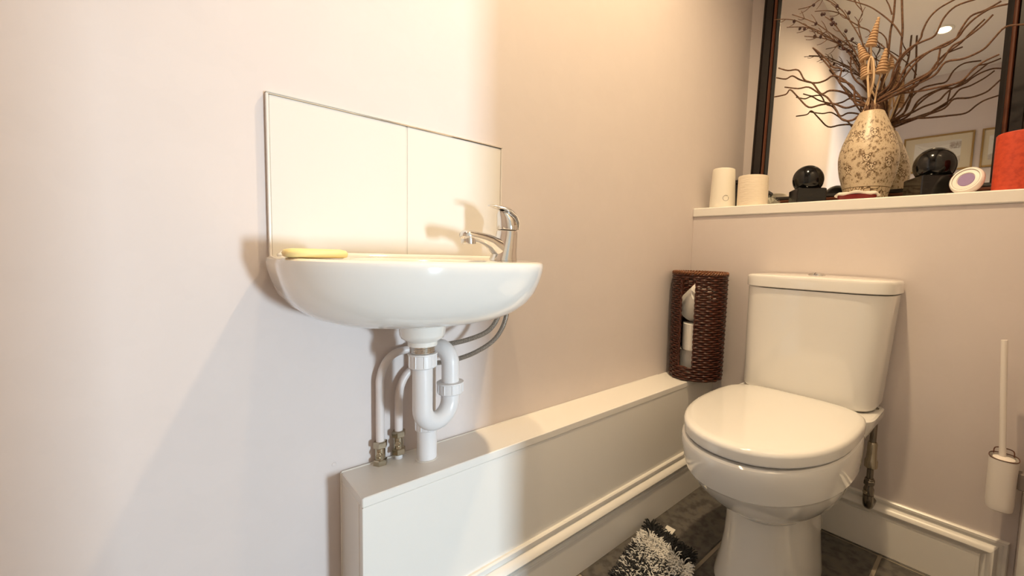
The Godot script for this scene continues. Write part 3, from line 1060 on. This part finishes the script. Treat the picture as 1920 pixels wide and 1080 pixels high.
func brush() -> void:
	var o := thing("toilet_brush", "white toilet brush in a wall-hung white holder", "toilet brush", Vector3(0.915, 0.267, 0.062))
	var b := Bag.new()
	var rings := []
	for q in [[0.268, 0.020, 0.0225], [0.272, 0.0245, 0.028], [0.285, 0.026, 0.03], [0.395, 0.027, 0.031], [0.3955, 0.0255, 0.0295], [0.30, 0.0245, 0.0285]]:
		rings.append(e_ring(q[0], Vector2(0.9165, 0.066), q[1], q[2], 2.6, 36))
	loft(b, rings)
	obj("holder", b, mats.device_white, o)
	b = Bag.new()
	var path := PackedVector3Array()
	for k in 41:
		var a := TAU * k / 40
		path.append(Vector3(0.9165 + 0.0265 * spow(sin(a), 2.0 / 2.6), 0.3965, 0.066 + 0.0305 * spow(cos(a), 2.0 / 2.6)))
	tube(b, path, 0.0011, 0.0011, 6)
	tube(b, curve([Vector3(0.898, 0.396, 0.05), Vector3(0.9, 0.409, 0.045), Vector3(0.915, 0.411, 0.042), Vector3(0.932, 0.409, 0.045), Vector3(0.934, 0.396, 0.05)], 5), 0.0014, 0.0014, 6)
	obj("wire_rim", b, mats.frame_bead, o, 70.0)
	b = Bag.new()
	lathe(b, [[0.0, 0.388], [0.021, 0.388], [0.02, 0.394], [0.008, 0.398], [0.0, 0.398]], 24, Transform3D(Basis(), Vector3(0.9165, 0, 0.066)))
	obj("cap", b, mats.device_white, o)
	b = Bag.new()
	tube(b, PackedVector3Array([Vector3(0.914, 0.39, 0.066), Vector3(0.905, 0.53, 0.064), Vector3(0.896, 0.674, 0.062), Vector3(0.8955, 0.678, 0.062)]), 0.0066, 0.0062, 18)
	obj("handle", b, mats.device_white, o, 60.0)
	b = Bag.new()
	box(b, Vector3(0.941, 0.33, 0.054), Vector3(RIGHT + 0.0005, 0.37, 0.078), 0.002)
	obj("wall_bracket", b, mats.device_line, o)

func mirror() -> void:
	var o := thing("wall_mirror", "large mirror in a dark brown moulded frame leaning on the shelf", "mirror", Vector3(0.4855, LEDGE, -0.3305))
	o.rotation.x = deg_to_rad(-3.0)
	var hw := 0.4155
	var hh := 1.06
	var w := 0.0705
	var corners := [Vector2(-hw, 0), Vector2(hw, 0), Vector2(hw, hh), Vector2(-hw, hh)]
	var inward := [Vector2(1, 1), Vector2(-1, 1), Vector2(-1, -1), Vector2(1, -1)]
	var prof := [[0.0, -0.016], [0.0, 0.004], [0.004, 0.012], [0.010, 0.014], [0.013, 0.009], [0.040, 0.007], [0.043, 0.003], [0.046, -0.016]]
	var beadp := [[0.044, -0.016], [0.044, 0.004], [0.047, 0.009], [0.0515, 0.009], [0.0555, 0.003], [0.0555, -0.016]]
	var lip := [[0.0555, -0.016], [0.0555, 0.002], [0.060, 0.003], [w, -0.003], [w, -0.016]]
	for i in 4:
		var j := (i + 1) % 4
		var rail: MeshInstance3D
		for k in 3:
			var b := Bag.new()
			var r0 := PackedVector3Array()
			var r1 := PackedVector3Array()
			for q in [prof, beadp, lip][k]:
				var p0: Vector2 = corners[i] + inward[i] * q[0]
				var p1: Vector2 = corners[j] + inward[j] * q[0]
				r0.append(Vector3(p0.x, p0.y, q[1]))
				r1.append(Vector3(p1.x, p1.y, q[1]))
			loft(b, [r0, r1])
			if k == 0:
				rail = obj("frame_rail", b, mats.frame_dark, o, 30.0, true)
			else:
				obj(["", "bead", "inner_lip"][k], b, [null, mats.frame_bead, mats.frame_black][k], rail, 30.0, true)
	var g := Bag.new()
	box(g, Vector3(-hw + w - 0.004, w - 0.004, -0.010), Vector3(hw - w + 0.004, hh - w + 0.004, -0.0045), 0.0003)
	obj("glass", g, mats.mirror_glass, o, 20.0, true)
	g = Bag.new()
	box(g, Vector3(-hw + 0.004, 0.004, -0.019), Vector3(hw - 0.004, hh - 0.004, -0.0155), 0.0005)
	obj("backing", g, mats.frame_black, o, 20.0, true)

# ---------------------------------------------------------------- vase
const VX := 0.526
const VZ := -0.225

func stroke(im: Image, a: Vector2, c: Vector2, w: float, col: Color) -> void:
	var n := int(a.distance_to(c) * 1.5) + 1
	for i in n + 1:
		var p := a.lerp(c, float(i) / n)
		im.fill_rect(Rect2i(int(p.x - w / 2), int(p.y - w / 2), maxi(1, int(w)), maxi(1, int(w))), col)

func arc(im: Image, c: Vector2, rx: float, ry: float, a0: float, a1: float, w: float, col: Color) -> void:
	var prev := c + Vector2(cos(a0) * rx, sin(a0) * ry)
	for i in 17:
		var a := lerpf(a0, a1, i / 16.0)
		var p := c + Vector2(cos(a) * rx, sin(a) * ry)
		stroke(im, prev, p, w, col)
		prev = p

func vase_print() -> ImageTexture:
	var W := 1536
	var H := 768
	var im := Image.create(W, H, false, Image.FORMAT_RGB8)
	im.fill(Color(0.80, 0.735, 0.63))
	var r := RandomNumberGenerator.new()
	r.seed = 21
	var ink := Color(0.36, 0.27, 0.18)
	var pale := Color(0.64, 0.55, 0.43)
	# mottled glaze
	for i in 4200:
		var p := Vector2(r.randf() * W, r.randf() * H * 0.8)
		var c := Color(0.80, 0.735, 0.63).lerp(pale, r.randf() * 0.8)
		stroke(im, p, p + Vector2(r.randf_range(-14, 14), r.randf_range(-10, 10)), r.randf_range(2, 6), c)
	# leaves and grasses
	for i in 620:
		var p := Vector2(r.randf() * W, r.randf_range(0.1, 0.76) * H)
		var a := r.randf_range(0, TAU)
		for k in r.randi_range(2, 5):
			var d := Vector2.from_angle(a + k * 0.55)
			var len := r.randf_range(12, 30)
			var m := p + d * len * 0.5 + d.orthogonal() * 5.0
			var col := ink.lerp(pale, r.randf() * 0.8)
			stroke(im, p, m, 2, col)
			stroke(im, m, p + d * len, 2, col)
			stroke(im, p, p + d * len * 0.5 - d.orthogonal() * 5.0, 2, col)
	# round bear faces among the leaves
	for i in 26:
		var p := Vector2((i % 13 + r.randf_range(0.1, 0.9)) * W / 13.0, (0.32 if i < 13 else 0.58) * H + r.randf_range(-50, 50))
		var s := r.randf_range(24, 42)
		im.fill_rect(Rect2i(int(p.x - s * 0.6), int(p.y - s * 0.6), int(s * 1.2), int(s * 1.2)), Color(0.85, 0.79, 0.69))
		arc(im, p, s, s * 0.85, 0, TAU, 3, ink)
		arc(im, p + Vector2(-s * 0.8, -s * 0.8), s * 0.35, s * 0.35, 0, TAU, 5, ink)
		arc(im, p + Vector2(s * 0.8, -s * 0.8), s * 0.35, s * 0.35, 0, TAU, 5, ink)
		for e in [-0.38, 0.38]:
			arc(im, p + Vector2(s * e, -s * 0.1), s * 0.14, s * 0.18, 0, TAU, 5, ink)
		arc(im, p + Vector2(0, s * 0.3), s * 0.2, s * 0.14, 0, PI, 4, ink)
		arc(im, p + Vector2(0, s * 1.7), s * 1.2, s * 0.9, PI * 1.1, PI * 1.9, 4, ink)
	# crazy-paving band at the foot
	var y0 := int(H * 0.8)
	im.fill_rect(Rect2i(0, y0, W, H - y0), Color(0.79, 0.71, 0.59))
	var seeds := []
	for i in 150:
		seeds.append(Vector2(r.randf() * W, y0 + r.randf() * (H - y0)))
	for y in range(y0, H, 2):
		for x in range(0, W, 2):
			var d0 := 1e9
			var d1 := 1e9
			for s in seeds:
				if absf(s.x - x) > 90:
					continue
				var d: float = s.distance_to(Vector2(x, y))
				if d < d0:
					d1 = d0
					d0 = d
				elif d < d1:
					d1 = d
			if d1 - d0 < 4.0:
				im.fill_rect(Rect2i(x, y, 2, 2), ink)
	stroke(im, Vector2(0, y0), Vector2(W, y0), 5, ink)
	return ImageTexture.create_from_image(im)

func vase() -> void:
	var o := thing("patterned_vase", "tall cream vase with brown drawn animals and leaves and a crazed foot", "vase", Vector3(VX, LEDGE, VZ))
	var m := mat("vase_glaze", Color(1, 1, 1), 0.4)
	m.albedo_texture = vase_print()
	var b := Bag.new()
	var f := Transform3D(Basis(Vector3.UP, PI), Vector3(VX, LEDGE, VZ))
	var prof := [[0.0002, 0.001], [0.056, 0.001], [0.06, 0.004], [0.0625, 0.02], [0.0655, 0.045], [0.0735, 0.075], [0.082, 0.105], [0.087, 0.135], [0.0885, 0.16], [0.086, 0.185], [0.0795, 0.21], [0.0705, 0.235], [0.061, 0.258], [0.052, 0.28], [0.044, 0.298], [0.039, 0.309], [0.0375, 0.313]]
	# resample evenly in height so that the print is not stretched
	var even := [[0.0002, 0.001]]
	for i in 61:
		var y := lerpf(0.001, 0.313, i / 60.0)
		for k in range(1, prof.size() - 1):
			if y >= prof[k][1] and y <= prof[k + 1][1] and prof[k + 1][1] > prof[k][1]:
				even.append([lerpf(prof[k][0], prof[k + 1][0], (y - prof[k][1]) / (prof[k + 1][1] - prof[k][1])), y])
				break
	lathe(b, even, 64, f, true)
	obj("body", b, m, o, 60.0)
	b = Bag.new()
	lathe(b, [[0.0375, 0.3125], [0.036, 0.315], [0.033, 0.313], [0.034, 0.29], [0.045, 0.25], [0.045, 0.249]], 48, Transform3D(Basis(), Vector3(VX, LEDGE, VZ)))
	obj("lip", b, mats.cane_pale, o, 60.0)

# points given in the enlarged crop used for tracing (origin 1380, 0; 2.572 pixels to one)
func trace(pts: Array, z0: float, z1: float) -> Array:
	var out := []
	for i in pts.size():
		out.append(at_z(1380.0 + pts[i][0] / 2.572, pts[i][1] / 2.572, lerpf(z1, z0, float(i) / (pts.size() - 1))))
	return out

func into_vase(path: Array, k: int) -> Array:
	var a := k * 2.4
	path.append(Vector3(VX + 0.02 * sin(a), LEDGE + 0.335, VZ + 0.018 * cos(a)))
	path.append(Vector3(VX + 0.022 * sin(a), LEDGE + 0.30, VZ + 0.02 * cos(a)))
	path.append(Vector3(VX - 0.02 * sin(a), LEDGE + 0.12, VZ - 0.018 * cos(a)))
	return path

func branches() -> void:
	var grp := "dried twigs in the vase"
	var curly := [
		[[[185, 467], [240, 455], [262, 433], [300, 470], [350, 517], [410, 505], [470, 500], [530, 520], [590, 505]], -0.235],
		[[[235, 420], [300, 427], [350, 420], [400, 450], [440, 470], [480, 525], [510, 575], [560, 580], [610, 545]], -0.21],
		[[[195, 375], [240, 381], [272, 366], [310, 385], [380, 400], [430, 388], [470, 365], [520, 385], [565, 430], [600, 470]], -0.25],
		[[[205, 328], [250, 340], [300, 338], [330, 385], [370, 402], [410, 452], [450, 437], [500, 440], [560, 462], [605, 470]], -0.22],
		[[[370, 230], [400, 252], [440, 290], [470, 325], [508, 332], [500, 385], [540, 400], [570, 430], [572, 490], [605, 510]], -0.19],
		[[[372, 232], [430, 300], [470, 350], [500, 400], [530, 440], [560, 480], [600, 490]], -0.26],
		[[[555, 280], [553, 340], [575, 385], [610, 415], [640, 450]], -0.2],
		[[[1280, 5], [1200, 50], [1130, 80], [1080, 150], [1060, 185], [1000, 215], [930, 250], [860, 290], [810, 340], [770, 420], [700, 470]], -0.17],
		[[[1160, -5], [1060, 30], [1000, 90], [960, 170], [900, 200], [840, 230], [790, 280], [760, 340], [740, 410], [680, 465]], -0.15],
		[[[1060, -5], [980, 40], [930, 90], [900, 150], [890, 185], [850, 232], [800, 280], [770, 350], [735, 420], [690, 480]], -0.2],
		[[[1240, 70], [1180, 130], [1100, 190], [1040, 225], [1000, 285], [960, 330], [900, 380], [860, 420], [780, 450], [690, 490]], -0.16],
		[[[1389, 118], [1300, 130], [1240, 190], [1190, 240], [1100, 282], [1010, 300], [960, 360], [880, 402], [800, 440], [700, 490]], -0.17],
		[[[1200, 92], [1130, 160], [1080, 210], [1010, 260], [970, 300], [930, 350], [850, 390], [790, 430], [690, 480]], -0.2],
		[[[1310, 20], [1230, 40], [1150, 90], [1100, 140], [1070, 180], [1010, 222], [940, 245], [870, 300], [820, 360], [780, 420], [710, 470]], -0.14],
		[[[985, 235], [975, 290], [965, 330], [900, 375], [830, 410], [770, 440], [690, 480]], -0.18],
		[[[1270, 262], [1190, 300], [1140, 340], [1080, 395], [980, 420], [880, 440], [780, 455], [690, 495]], -0.19],
	]
	var k := 0
	for c in curly:
		var path := into_vase(trace(c[0], VZ + 0.015 * sin(k * 1.9), c[1]), k)
		var b := Bag.new()
		tube(b, curve(path, 4), 0.0024, 0.0042, 7)
		var o := obj("willow_twig", b, mats.twig, null, 80.0)
		if k < 7:
			tag(o, "long curly brown willow twig bending from the vase towards the basin wall", "twig", grp)
		else:
			tag(o, "long curly brown willow twig sweeping from the vase towards the orange candle", "twig", grp)
		k += 1
	# upright knotty stems with short side shoots
	for s in [[[[800, -60], [800, 0], [802, 90], [803, 150], [795, 230], [788, 300], [760, 400], [705, 480]], [[[803, 180], [770, 130], [735, 95], [690, 60], [640, 30], [570, 8], [500, -10]], [[788, 300], [740, 255], [700, 215], [660, 190]]], "straight knotty brown stem with arching side shoots in the vase"], [[[770, -60], [765, 20], [758, 90], [745, 150], [735, 250], [720, 330], [700, 410], [680, 480]], [[[752, 70], [740, 30], [725, 0], [715, -30]], [[730, 235], [725, 190], [700, 160], [670, 150]]], "forked knotty brown stem with short side shoots in the vase"]]:
		var path := into_vase(trace(s[0], VZ, -0.2), k)
		var o := thing("knotty_stem", s[2], "twig", Vector3(VX, LEDGE + 0.2, VZ), grp)
		var b := Bag.new()
		tube(b, curve(path, 4), 0.003, 0.0042, 7)
		obj("stem", b, mats.twig, o, 80.0)
		for t in s[1]:
			b = Bag.new()
			var tp := trace(t, -0.19, -0.205)
			tube(b, curve(tp, 4), 0.0024, 0.0015, 6)
			obj("shoot", b, mats.twig, o, 80.0)
		k += 1
	# stems with dark dried buds, fanning out to the left
	var stems := [
		[[[185, 95], [240, 93], [290, 100], [340, 125], [400, 150], [460, 185], [520, 230], [560, 280], [600, 360], [640, 450]], -0.2],
		[[[245, 132], [300, 130], [350, 135], [420, 170], [480, 200], [530, 240], [580, 300], [620, 380], [650, 450]], -0.24],
		[[[270, 70], [330, 90], [390, 115], [440, 150], [490, 185], [550, 225], [600, 290], [640, 380], [660, 450]], -0.18],
		[[[330, 175], [390, 180], [440, 190], [500, 215], [560, 260], [600, 320], [640, 420]], -0.21],
		[[[300, 45], [360, 30], [420, -5], [500, 40], [540, 90], [580, 150], [620, 230], [650, 330], [660, 440]], -0.2],
		[[[380, 55], [440, 52], [500, 65], [550, 100], [600, 130], [650, 160], [640, 260], [660, 400]], -0.23],
		[[[430, 80], [470, 110], [500, 150], [540, 200], [580, 260], [620, 340], [650, 430]], -0.17],
		[[[560, -20], [580, 20], [610, 60], [590, 110], [600, 170], [620, 240], [650, 340]], -0.22],
	]
	var buds := [[[280, 103], [375, 25], [330, 140]], [[308, 138], [378, 176]], [[385, 115], [425, 68]], [[408, 178], [500, 200], [520, 235]], [[487, 30], [545, 62]], [[415, 70], [463, 92], [480, 118]], [[462, 118], [470, 110], [530, 150]], [[540, 247], [560, 190]]]
	for i in stems.size():
		var tr := trace(stems[i][0], VZ, stems[i][1])
		var path := into_vase(tr.duplicate(), k)
		var o := thing("bud_stem", "fine brown stem with dark dried buds standing in the vase", "stem", Vector3(VX, LEDGE + 0.2, VZ), grp)
		var b := Bag.new()
		tube(b, curve(path, 4), 0.0014, 0.0028, 6)
		obj("stem", b, mats.twig, o, 80.0)
		for j in range(1, tr.size() - 2):
			for side in [-1.0, 1.0]:
				if rng.randf() < 0.65:
					b = Bag.new()
					var a: Vector3 = tr[j]
					var d: Vector3 = (tr[j - 1] - tr[j]).normalized()
					var e := a + d * rng.randf_range(0.02, 0.045) + Vector3(rng.randf_range(-0.006, 0.006), side * rng.randf_range(0.008, 0.028), rng.randf_range(-0.012, 0.012))
					tube(b, curve([a, a.lerp(e, 0.5) + Vector3(0, side * 0.004, 0), e], 3), 0.0014, 0.0009, 5)
					obj("shoot", b, mats.twig, o, 80.0)
		for q in buds[i]:
			b = Bag.new()
			var c := at_z(1380.0 + q[0] / 2.572, q[1] / 2.572, stems[i][1])
			lathe(b, [[0.0, -0.0065], [0.0036, -0.004], [0.0052, 0.0], [0.0045, 0.0035], [0.0018, 0.0065], [0.0, 0.0075]], 10, frame_at(c, Vector3(rng.randf_range(-0.7, 0.7), 1, rng.randf_range(-0.4, 0.4))))
			obj("bud", b, mats.berry, o, 80.0)
		k += 1
	# curled cane cones on sticks
	for q in [[650, 222, 690, 80, 30.0, -0.165], [622, 288, 590, 210, 30.0, -0.175], [630, 372, 605, 280, 32.0, -0.185], [700, 352, 724, 232, 33.0, -0.19], [744, 330, 750, 262, 24.0, -0.25]]:
		var z: float = q[5]
		var base := at_z(1380.0 + q[0] / 2.572, q[1] / 2.572, z)
		var tip := at_z(1380.0 + q[2] / 2.572, q[3] / 2.572, z)
		var r: float = q[4] / 2.572 / 700.0
		var h := base.distance_to(tip)
		var o := thing("cane_cone", "pale curled cane cone on a stick in the patterned vase", "dried flower", base, grp)
		var b := Bag.new()
		var prof := [[0.0, 0.0]]
		var turns := maxi(6, int(h / 0.0085))
		for i in turns:
			var f := float(i) / turns
			var rr := r * (1.0 - f * 0.82)
			prof.append([rr * 0.72, h * f])
			prof.append([rr, h * (f + 0.12 / turns)])
			prof.append([rr, h * (f + 0.6 / turns)])
			prof.append([rr * 0.72, h * (f + 0.78 / turns)])
		prof.append([0.0, h])
		lathe(b, prof, 24, frame_at(base, tip - base))
		obj("cone", b, mats.cane, o, 45.0)
		b = Bag.new()
		tube(b, curve(into_vase([base, base.lerp(Vector3(VX, LEDGE + 0.335, VZ), 0.5)], k), 4), 0.003, 0.003, 7)
		obj("stick", b, mats.cane_pale, o, 80.0)
		k += 1
	var b := Bag.new()
	tube(b, curve(into_vase([at_z(1380 + 640 / 2.572, 470 / 2.572, -0.18), at_z(1380 + 636 / 2.572, 380 / 2.572, -0.175), at_z(1380 + 640 / 2.572, 300 / 2.572, -0.175), at_z(1380 + 652 / 2.572, 275 / 2.572, -0.175), at_z(1380 + 663 / 2.572, 300 / 2.572, -0.175), at_z(1380 + 662 / 2.572, 400 / 2.572, -0.18)], k), 6), 0.0034, 0.0034, 8)
	tag(obj("cane_loop", b, mats.cane_pale, null, 80.0), "pale loop of cane among the twigs in the vase", "dried flower")

func ornaments() -> void:
	# white tapered device
	var p := Vector3(0.0865, LEDGE, -0.062)
	var o := thing("white_diffuser", "white tapered cylinder with a small ring mark on the shelf", "diffuser", p)
	var b := Bag.new()
	lathe(b, [[0.0, 0.0005], [0.044, 0.0005], [0.0475, 0.003], [0.0485, 0.01], [0.046, 0.06], [0.0435, 0.12], [0.0425, 0.145], [0.0415, 0.149], [0.038, 0.151], [0.034, 0.149], [0.0, 0.147]], 48, Transform3D(Basis(), p))
	obj("body", b, mats.white_satin, o)
	b = Bag.new()
	var toward := Vector3(CAM.x - p.x, 0, CAM.z - p.z).normalized().rotated(Vector3.UP, 0.25)
	var side := Vector3.UP.cross(toward)
	var path := PackedVector3Array()
	for k in 25:
		var a := TAU * k / 24 * 0.93 + 0.9
		var q := side * cos(a) * 0.0105
		path.append(p + Vector3(0, 0.036 + sin(a) * 0.0105, 0) + toward * (sqrt(0.0472 * 0.0472 - q.length_squared()) + 0.0003) + q)
	tube(b, path, 0.0007, 0.0007, 6)
	obj("ring_mark", b, mats.device_line, o, 80.0)
	# ribbed candle
	p = Vector3(0.2045, LEDGE, -0.062)
	o = thing("ribbed_candle", "short white ribbed pillar candle on the shelf", "candle", p)
	b = Bag.new()
	lathe(b, [[0.0, 0.0005], [0.053, 0.0005], [0.0535, 0.002], [0.0528, 0.108], [0.0515, 0.1105], [0.045, 0.1095], [0.0, 0.106]], 56, Transform3D(Basis(), p))
	obj("wax", b, mats.white_wax, o)
	b = Bag.new()
	tube(b, PackedVector3Array([p + Vector3(0, 0.105, 0), p + Vector3(0.0005, 0.113, 0.0005)]), 0.0011, 0.0008, 6)
	obj("wick", b, mats.frame_black, o)
	# dark box behind them
	o = thing("marble_box", "dark veined stone box with a black lid, behind the white candle", "box", Vector3(0.066, LEDGE, -0.23))
	b = Bag.new()
	box(b, Vector3(0.024, LEDGE + 0.0005, -0.27), Vector3(0.108, LEDGE + 0.115, -0.19), 0.003)
	obj("body", b, mats.black_marble, o)
	b = Bag.new()
	box(b, Vector3(0.021, LEDGE + 0.1155, -0.273), Vector3(0.111, LEDGE + 0.131, -0.187), 0.003)
	obj("lid", b, mats.frame_black, o)
	# small grey bristly ornament
	p = Vector3(0.19, LEDGE + 0.0005, -0.26)
	o = thing("bristly_ornament", "small grey bristly round ornament between candle and mirror", "ornament", p)
	b = Bag.new()
	sphere(b, p + Vector3(0, 0.03, 0), 0.03, 20)
	obj("body", b, mats.grey_fur, o)
	b = Bag.new()
	for i in 160:
		var d := Vector3(rng.randfn(), absf(rng.randfn()) - 0.3, rng.randfn()).normalized()
		tube(b, PackedVector3Array([p + Vector3(0, 0.03, 0) + d * 0.027, p + Vector3(0, 0.03, 0) + d * 0.041]), 0.0009, 0.0003, 4)
	var br := obj("bristles", b, mats.grey_fur, o, 80.0)
	br.set_meta("kind", "stuff")
	# stone spheres on blocks
	for s in [[Vector3(0.3625, LEDGE + 0.0005, -0.155), 0.096, 0.063, 0.051, 0.62, "smaller polished black stone ball on a square stone block"], [Vector3(0.7135, LEDGE + 0.0005, -0.14), 0.108, 0.066, 0.0525, 0.55, "larger polished black stone ball on a square stone block"]]:
		var c: Vector3 = s[0]
		var wd: float = s[1]
		var ht: float = s[2]
		var rad: float = s[3]
		o = thing("stone_ball", s[5], "ornament", c, "stone balls on blocks")
		o.rotation.y = s[4]
		b = Bag.new()
		box(b, Vector3(-wd / 2, 0, -wd / 2), Vector3(wd / 2, ht, wd / 2), 0.003)
		obj("block", b, mats.black_marble, o, 30.0, true)
		b = Bag.new()
		sphere(b, Vector3(0, ht + rad * 0.66, 0), rad, 40)
		obj("ball", b, mats.black_marble, o, 80.0, true)
	# red dish with a white shell
	p = Vector3(0.536, LEDGE + 0.0005, -0.068)
	o = thing("red_dish", "small flat red dish in front of the patterned vase", "dish", p)
	b = Bag.new()
	lathe(b, [[0.0, 0.0], [0.042, 0.0], [0.05, 0.004], [0.053, 0.0165], [0.051, 0.0165], [0.046, 0.010], [0.0, 0.008]], 40, Transform3D(Basis(), p))
	obj("dish", b, mats.red_lacquer, o)
	b = Bag.new()
	var rings := []
	for q in [[0.0165, 1.0], [0.0185, 1.16], [0.0215, 1.2], [0.0255, 1.06], [0.028, 0.6]]:
		var ring := PackedVector3Array()
		for j in 48:
			var a := TAU * j / 48
			var r: float = 0.05 * q[1] * (1.0 + 0.05 * sin(a * 7.0))
			ring.append(p + Vector3(sin(a) * r, q[0] + 0.0022 * sin(a * 5.0 + 0.6), cos(a) * r))
		rings.append(ring)
	loft(b, rings)
	tag(obj("white_shell", b, mats.shell_white, null, 60.0), "wavy white shell lying on the small red dish", "shell")
	# round white night light leaning back
	p = Vector3(0.794, LEDGE, -0.055)
	o = thing("round_light", "round white disc with a lilac centre standing on the shelf", "night light", p)
	var face := Vector3(-0.38, 0.42, 1.0).normalized()
	var f := frame_at(p + Vector3(0, 0.0375, 0), face)
	b = Bag.new()
	lathe(b, [[0.0, -0.018], [0.022, -0.018], [0.033, -0.012], [0.0385, 0.0], [0.0375, 0.006], [0.034, 0.0095], [0.0305, 0.0095], [0.03, 0.0075], [0.0205, 0.0085], [0.0195, 0.0062], [0.0, 0.006]], 48, f)
	obj("body", b, mats.device_white, o)
	b = Bag.new()
	lathe(b, [[0.0, 0.006], [0.019, 0.006], [0.018, 0.0076], [0.0, 0.0084]], 36, f)
	obj("lilac_centre", b, mats.lilac, o)
	b = Bag.new()
	path = PackedVector3Array()
	for k in 49:
		var a := TAU * k / 48
		path.append(f * Vector3(sin(a) * 0.0303, 0.0092, cos(a) * 0.0303))
	tube(b, path, 0.0005, 0.0005, 5)
	obj("groove", b, mats.device_line, o, 80.0)
	# orange pillar candle
	p = Vector3(0.893, LEDGE, -0.058)
	o = thing("orange_candle", "thick orange pillar candle at the end of the shelf", "candle", p)
	b = Bag.new()
	lathe(b, [[0.0, 0.0005], [0.05, 0.0005], [0.0512, 0.003], [0.0508, 0.143], [0.049, 0.1455], [0.04, 0.1445], [0.0, 0.139]], 56, Transform3D(Basis(), p))
	obj("wax", b, mats.orange_wax, o)
	b = Bag.new()
	tube(b, PackedVector3Array([p + Vector3(0, 0.138, 0), p + Vector3(0.001, 0.149, 0)]), 0.0012, 0.0009, 6)
	obj("wick", b, mats.frame_black, o)

func snow_print(sd: int) -> ImageTexture:
	var im := Image.create(256, 160, false, Image.FORMAT_RGB8)
	im.fill(Color(0.93, 0.92, 0.88))
	var r := RandomNumberGenerator.new()
	r.seed = sd
	for x in 256:
		var hill := 46.0 - x * 0.12 + 10.0 * sin(x * 0.03 + sd)
		im.fill_rect(Rect2i(x, 0, 1, int(hill)), Color(0.86, 0.84, 0.8))
		var low := 112.0 + x * 0.03 + 8.0 * sin(x * 0.05 + sd * 2.0)
		im.fill_rect(Rect2i(x, int(low), 1, 160 - int(low)), Color(0.78, 0.74, 0.68))
	for i in 260:
		var p := Vector2(r.randf() * 60, r.randf_range(18, 60))
		stroke(im, p, p + Vector2(r.randf_range(-5, 5), r.randf_range(-6, 2)), 2, Color(0.5, 0.42, 0.36).lerp(Color(0.8, 0.76, 0.7), r.randf()))
	for i in 200:
		var p := Vector2(130 + r.randf() * 60, r.randf_range(70, 105))
		stroke(im, p, p + Vector2(r.randf_range(-7, 7), r.randf_range(-3, 3)), 3, Color(0.3, 0.26, 0.24).lerp(Color(0.75, 0.68, 0.62), r.randf()))
	for i in 160:
		var p := Vector2(r.randf() * 256, r.randf_range(125, 158))
		stroke(im, p, p + Vector2(r.randf_range(-9, 9), r.randf_range(-2, 2)), 2, Color(0.45, 0.36, 0.3).lerp(Color(0.8, 0.75, 0.7), r.randf()))
	stroke(im, Vector2(90, 130), Vector2(235, 25), 3, Color(0.8, 0.79, 0.76))
	return ImageTexture.create_from_image(im)

func pictures() -> void:
	# framed prints on the wall behind the camera, seen in the mirror
	var i := 0
	for s in [[0.268, 0.672], [0.709, 0.935]]:
		var x0: float = s[0]
		var x1: float = s[1]
		var y0 := 1.772
		var y1 := 2.044
		var o := thing("framed_print", ["wide framed winter landscape print on the wall opposite the mirror", "narrow framed winter print on the wall opposite the mirror"][i], "picture", Vector3((x0 + x1) / 2, y0, END))
		var z := END
		var b := Bag.new()
		box(b, Vector3(x0, y0, z - 0.016), Vector3(x0 + 0.012, y1, z))
		box(b, Vector3(x1 - 0.012, y0, z - 0.016), Vector3(x1, y1, z))
		box(b, Vector3(x0 + 0.012, y0, z - 0.016), Vector3(x1 - 0.012, y0 + 0.012, z))
		box(b, Vector3(x0 + 0.012, y1 - 0.012, z - 0.016), Vector3(x1 - 0.012, y1, z))
		obj("frame", b, mats.gilt, o)
		var mount := mat("mount%d" % i, Color(0.86, 0.8, 0.66), 0.9)
		obj("mount", slab(Vector3(x0 + 0.01, y0 + 0.01, z - 0.008), Vector3(x1 - 0.01, y1 - 0.01, z - 0.002), 0.0005), mount, o)
		var pm := mat("print%d" % i, Color(1, 1, 1), 0.8)
		pm.albedo_texture = snow_print(3 + i)
		b = Bag.new()
		var w := (x1 - x0) * 0.17
		var h := 0.05
		var zz := z - 0.0085
		var a := b.add(Vector3(x0 + w, y0 + h, zz), Vector2(1, 1))
		var c := b.add(Vector3(x1 - w, y0 + h, zz), Vector2(0, 1))
		var d := b.add(Vector3(x1 - w, y1 - h, zz), Vector2(0, 0))
		var e := b.add(Vector3(x0 + w, y1 - h, zz), Vector2(1, 0))
		b.t = PackedInt32Array([a, d, c, a, e, d])
		obj("print", b, pm, o)
		var pn := obj("pane", slab(Vector3(x0 + 0.01, y0 + 0.01, z - 0.0125), Vector3(x1 - 0.01, y1 - 0.01, z - 0.011), 0.0002), mats.pane, o)
		pn.name = "pane"
		i += 1
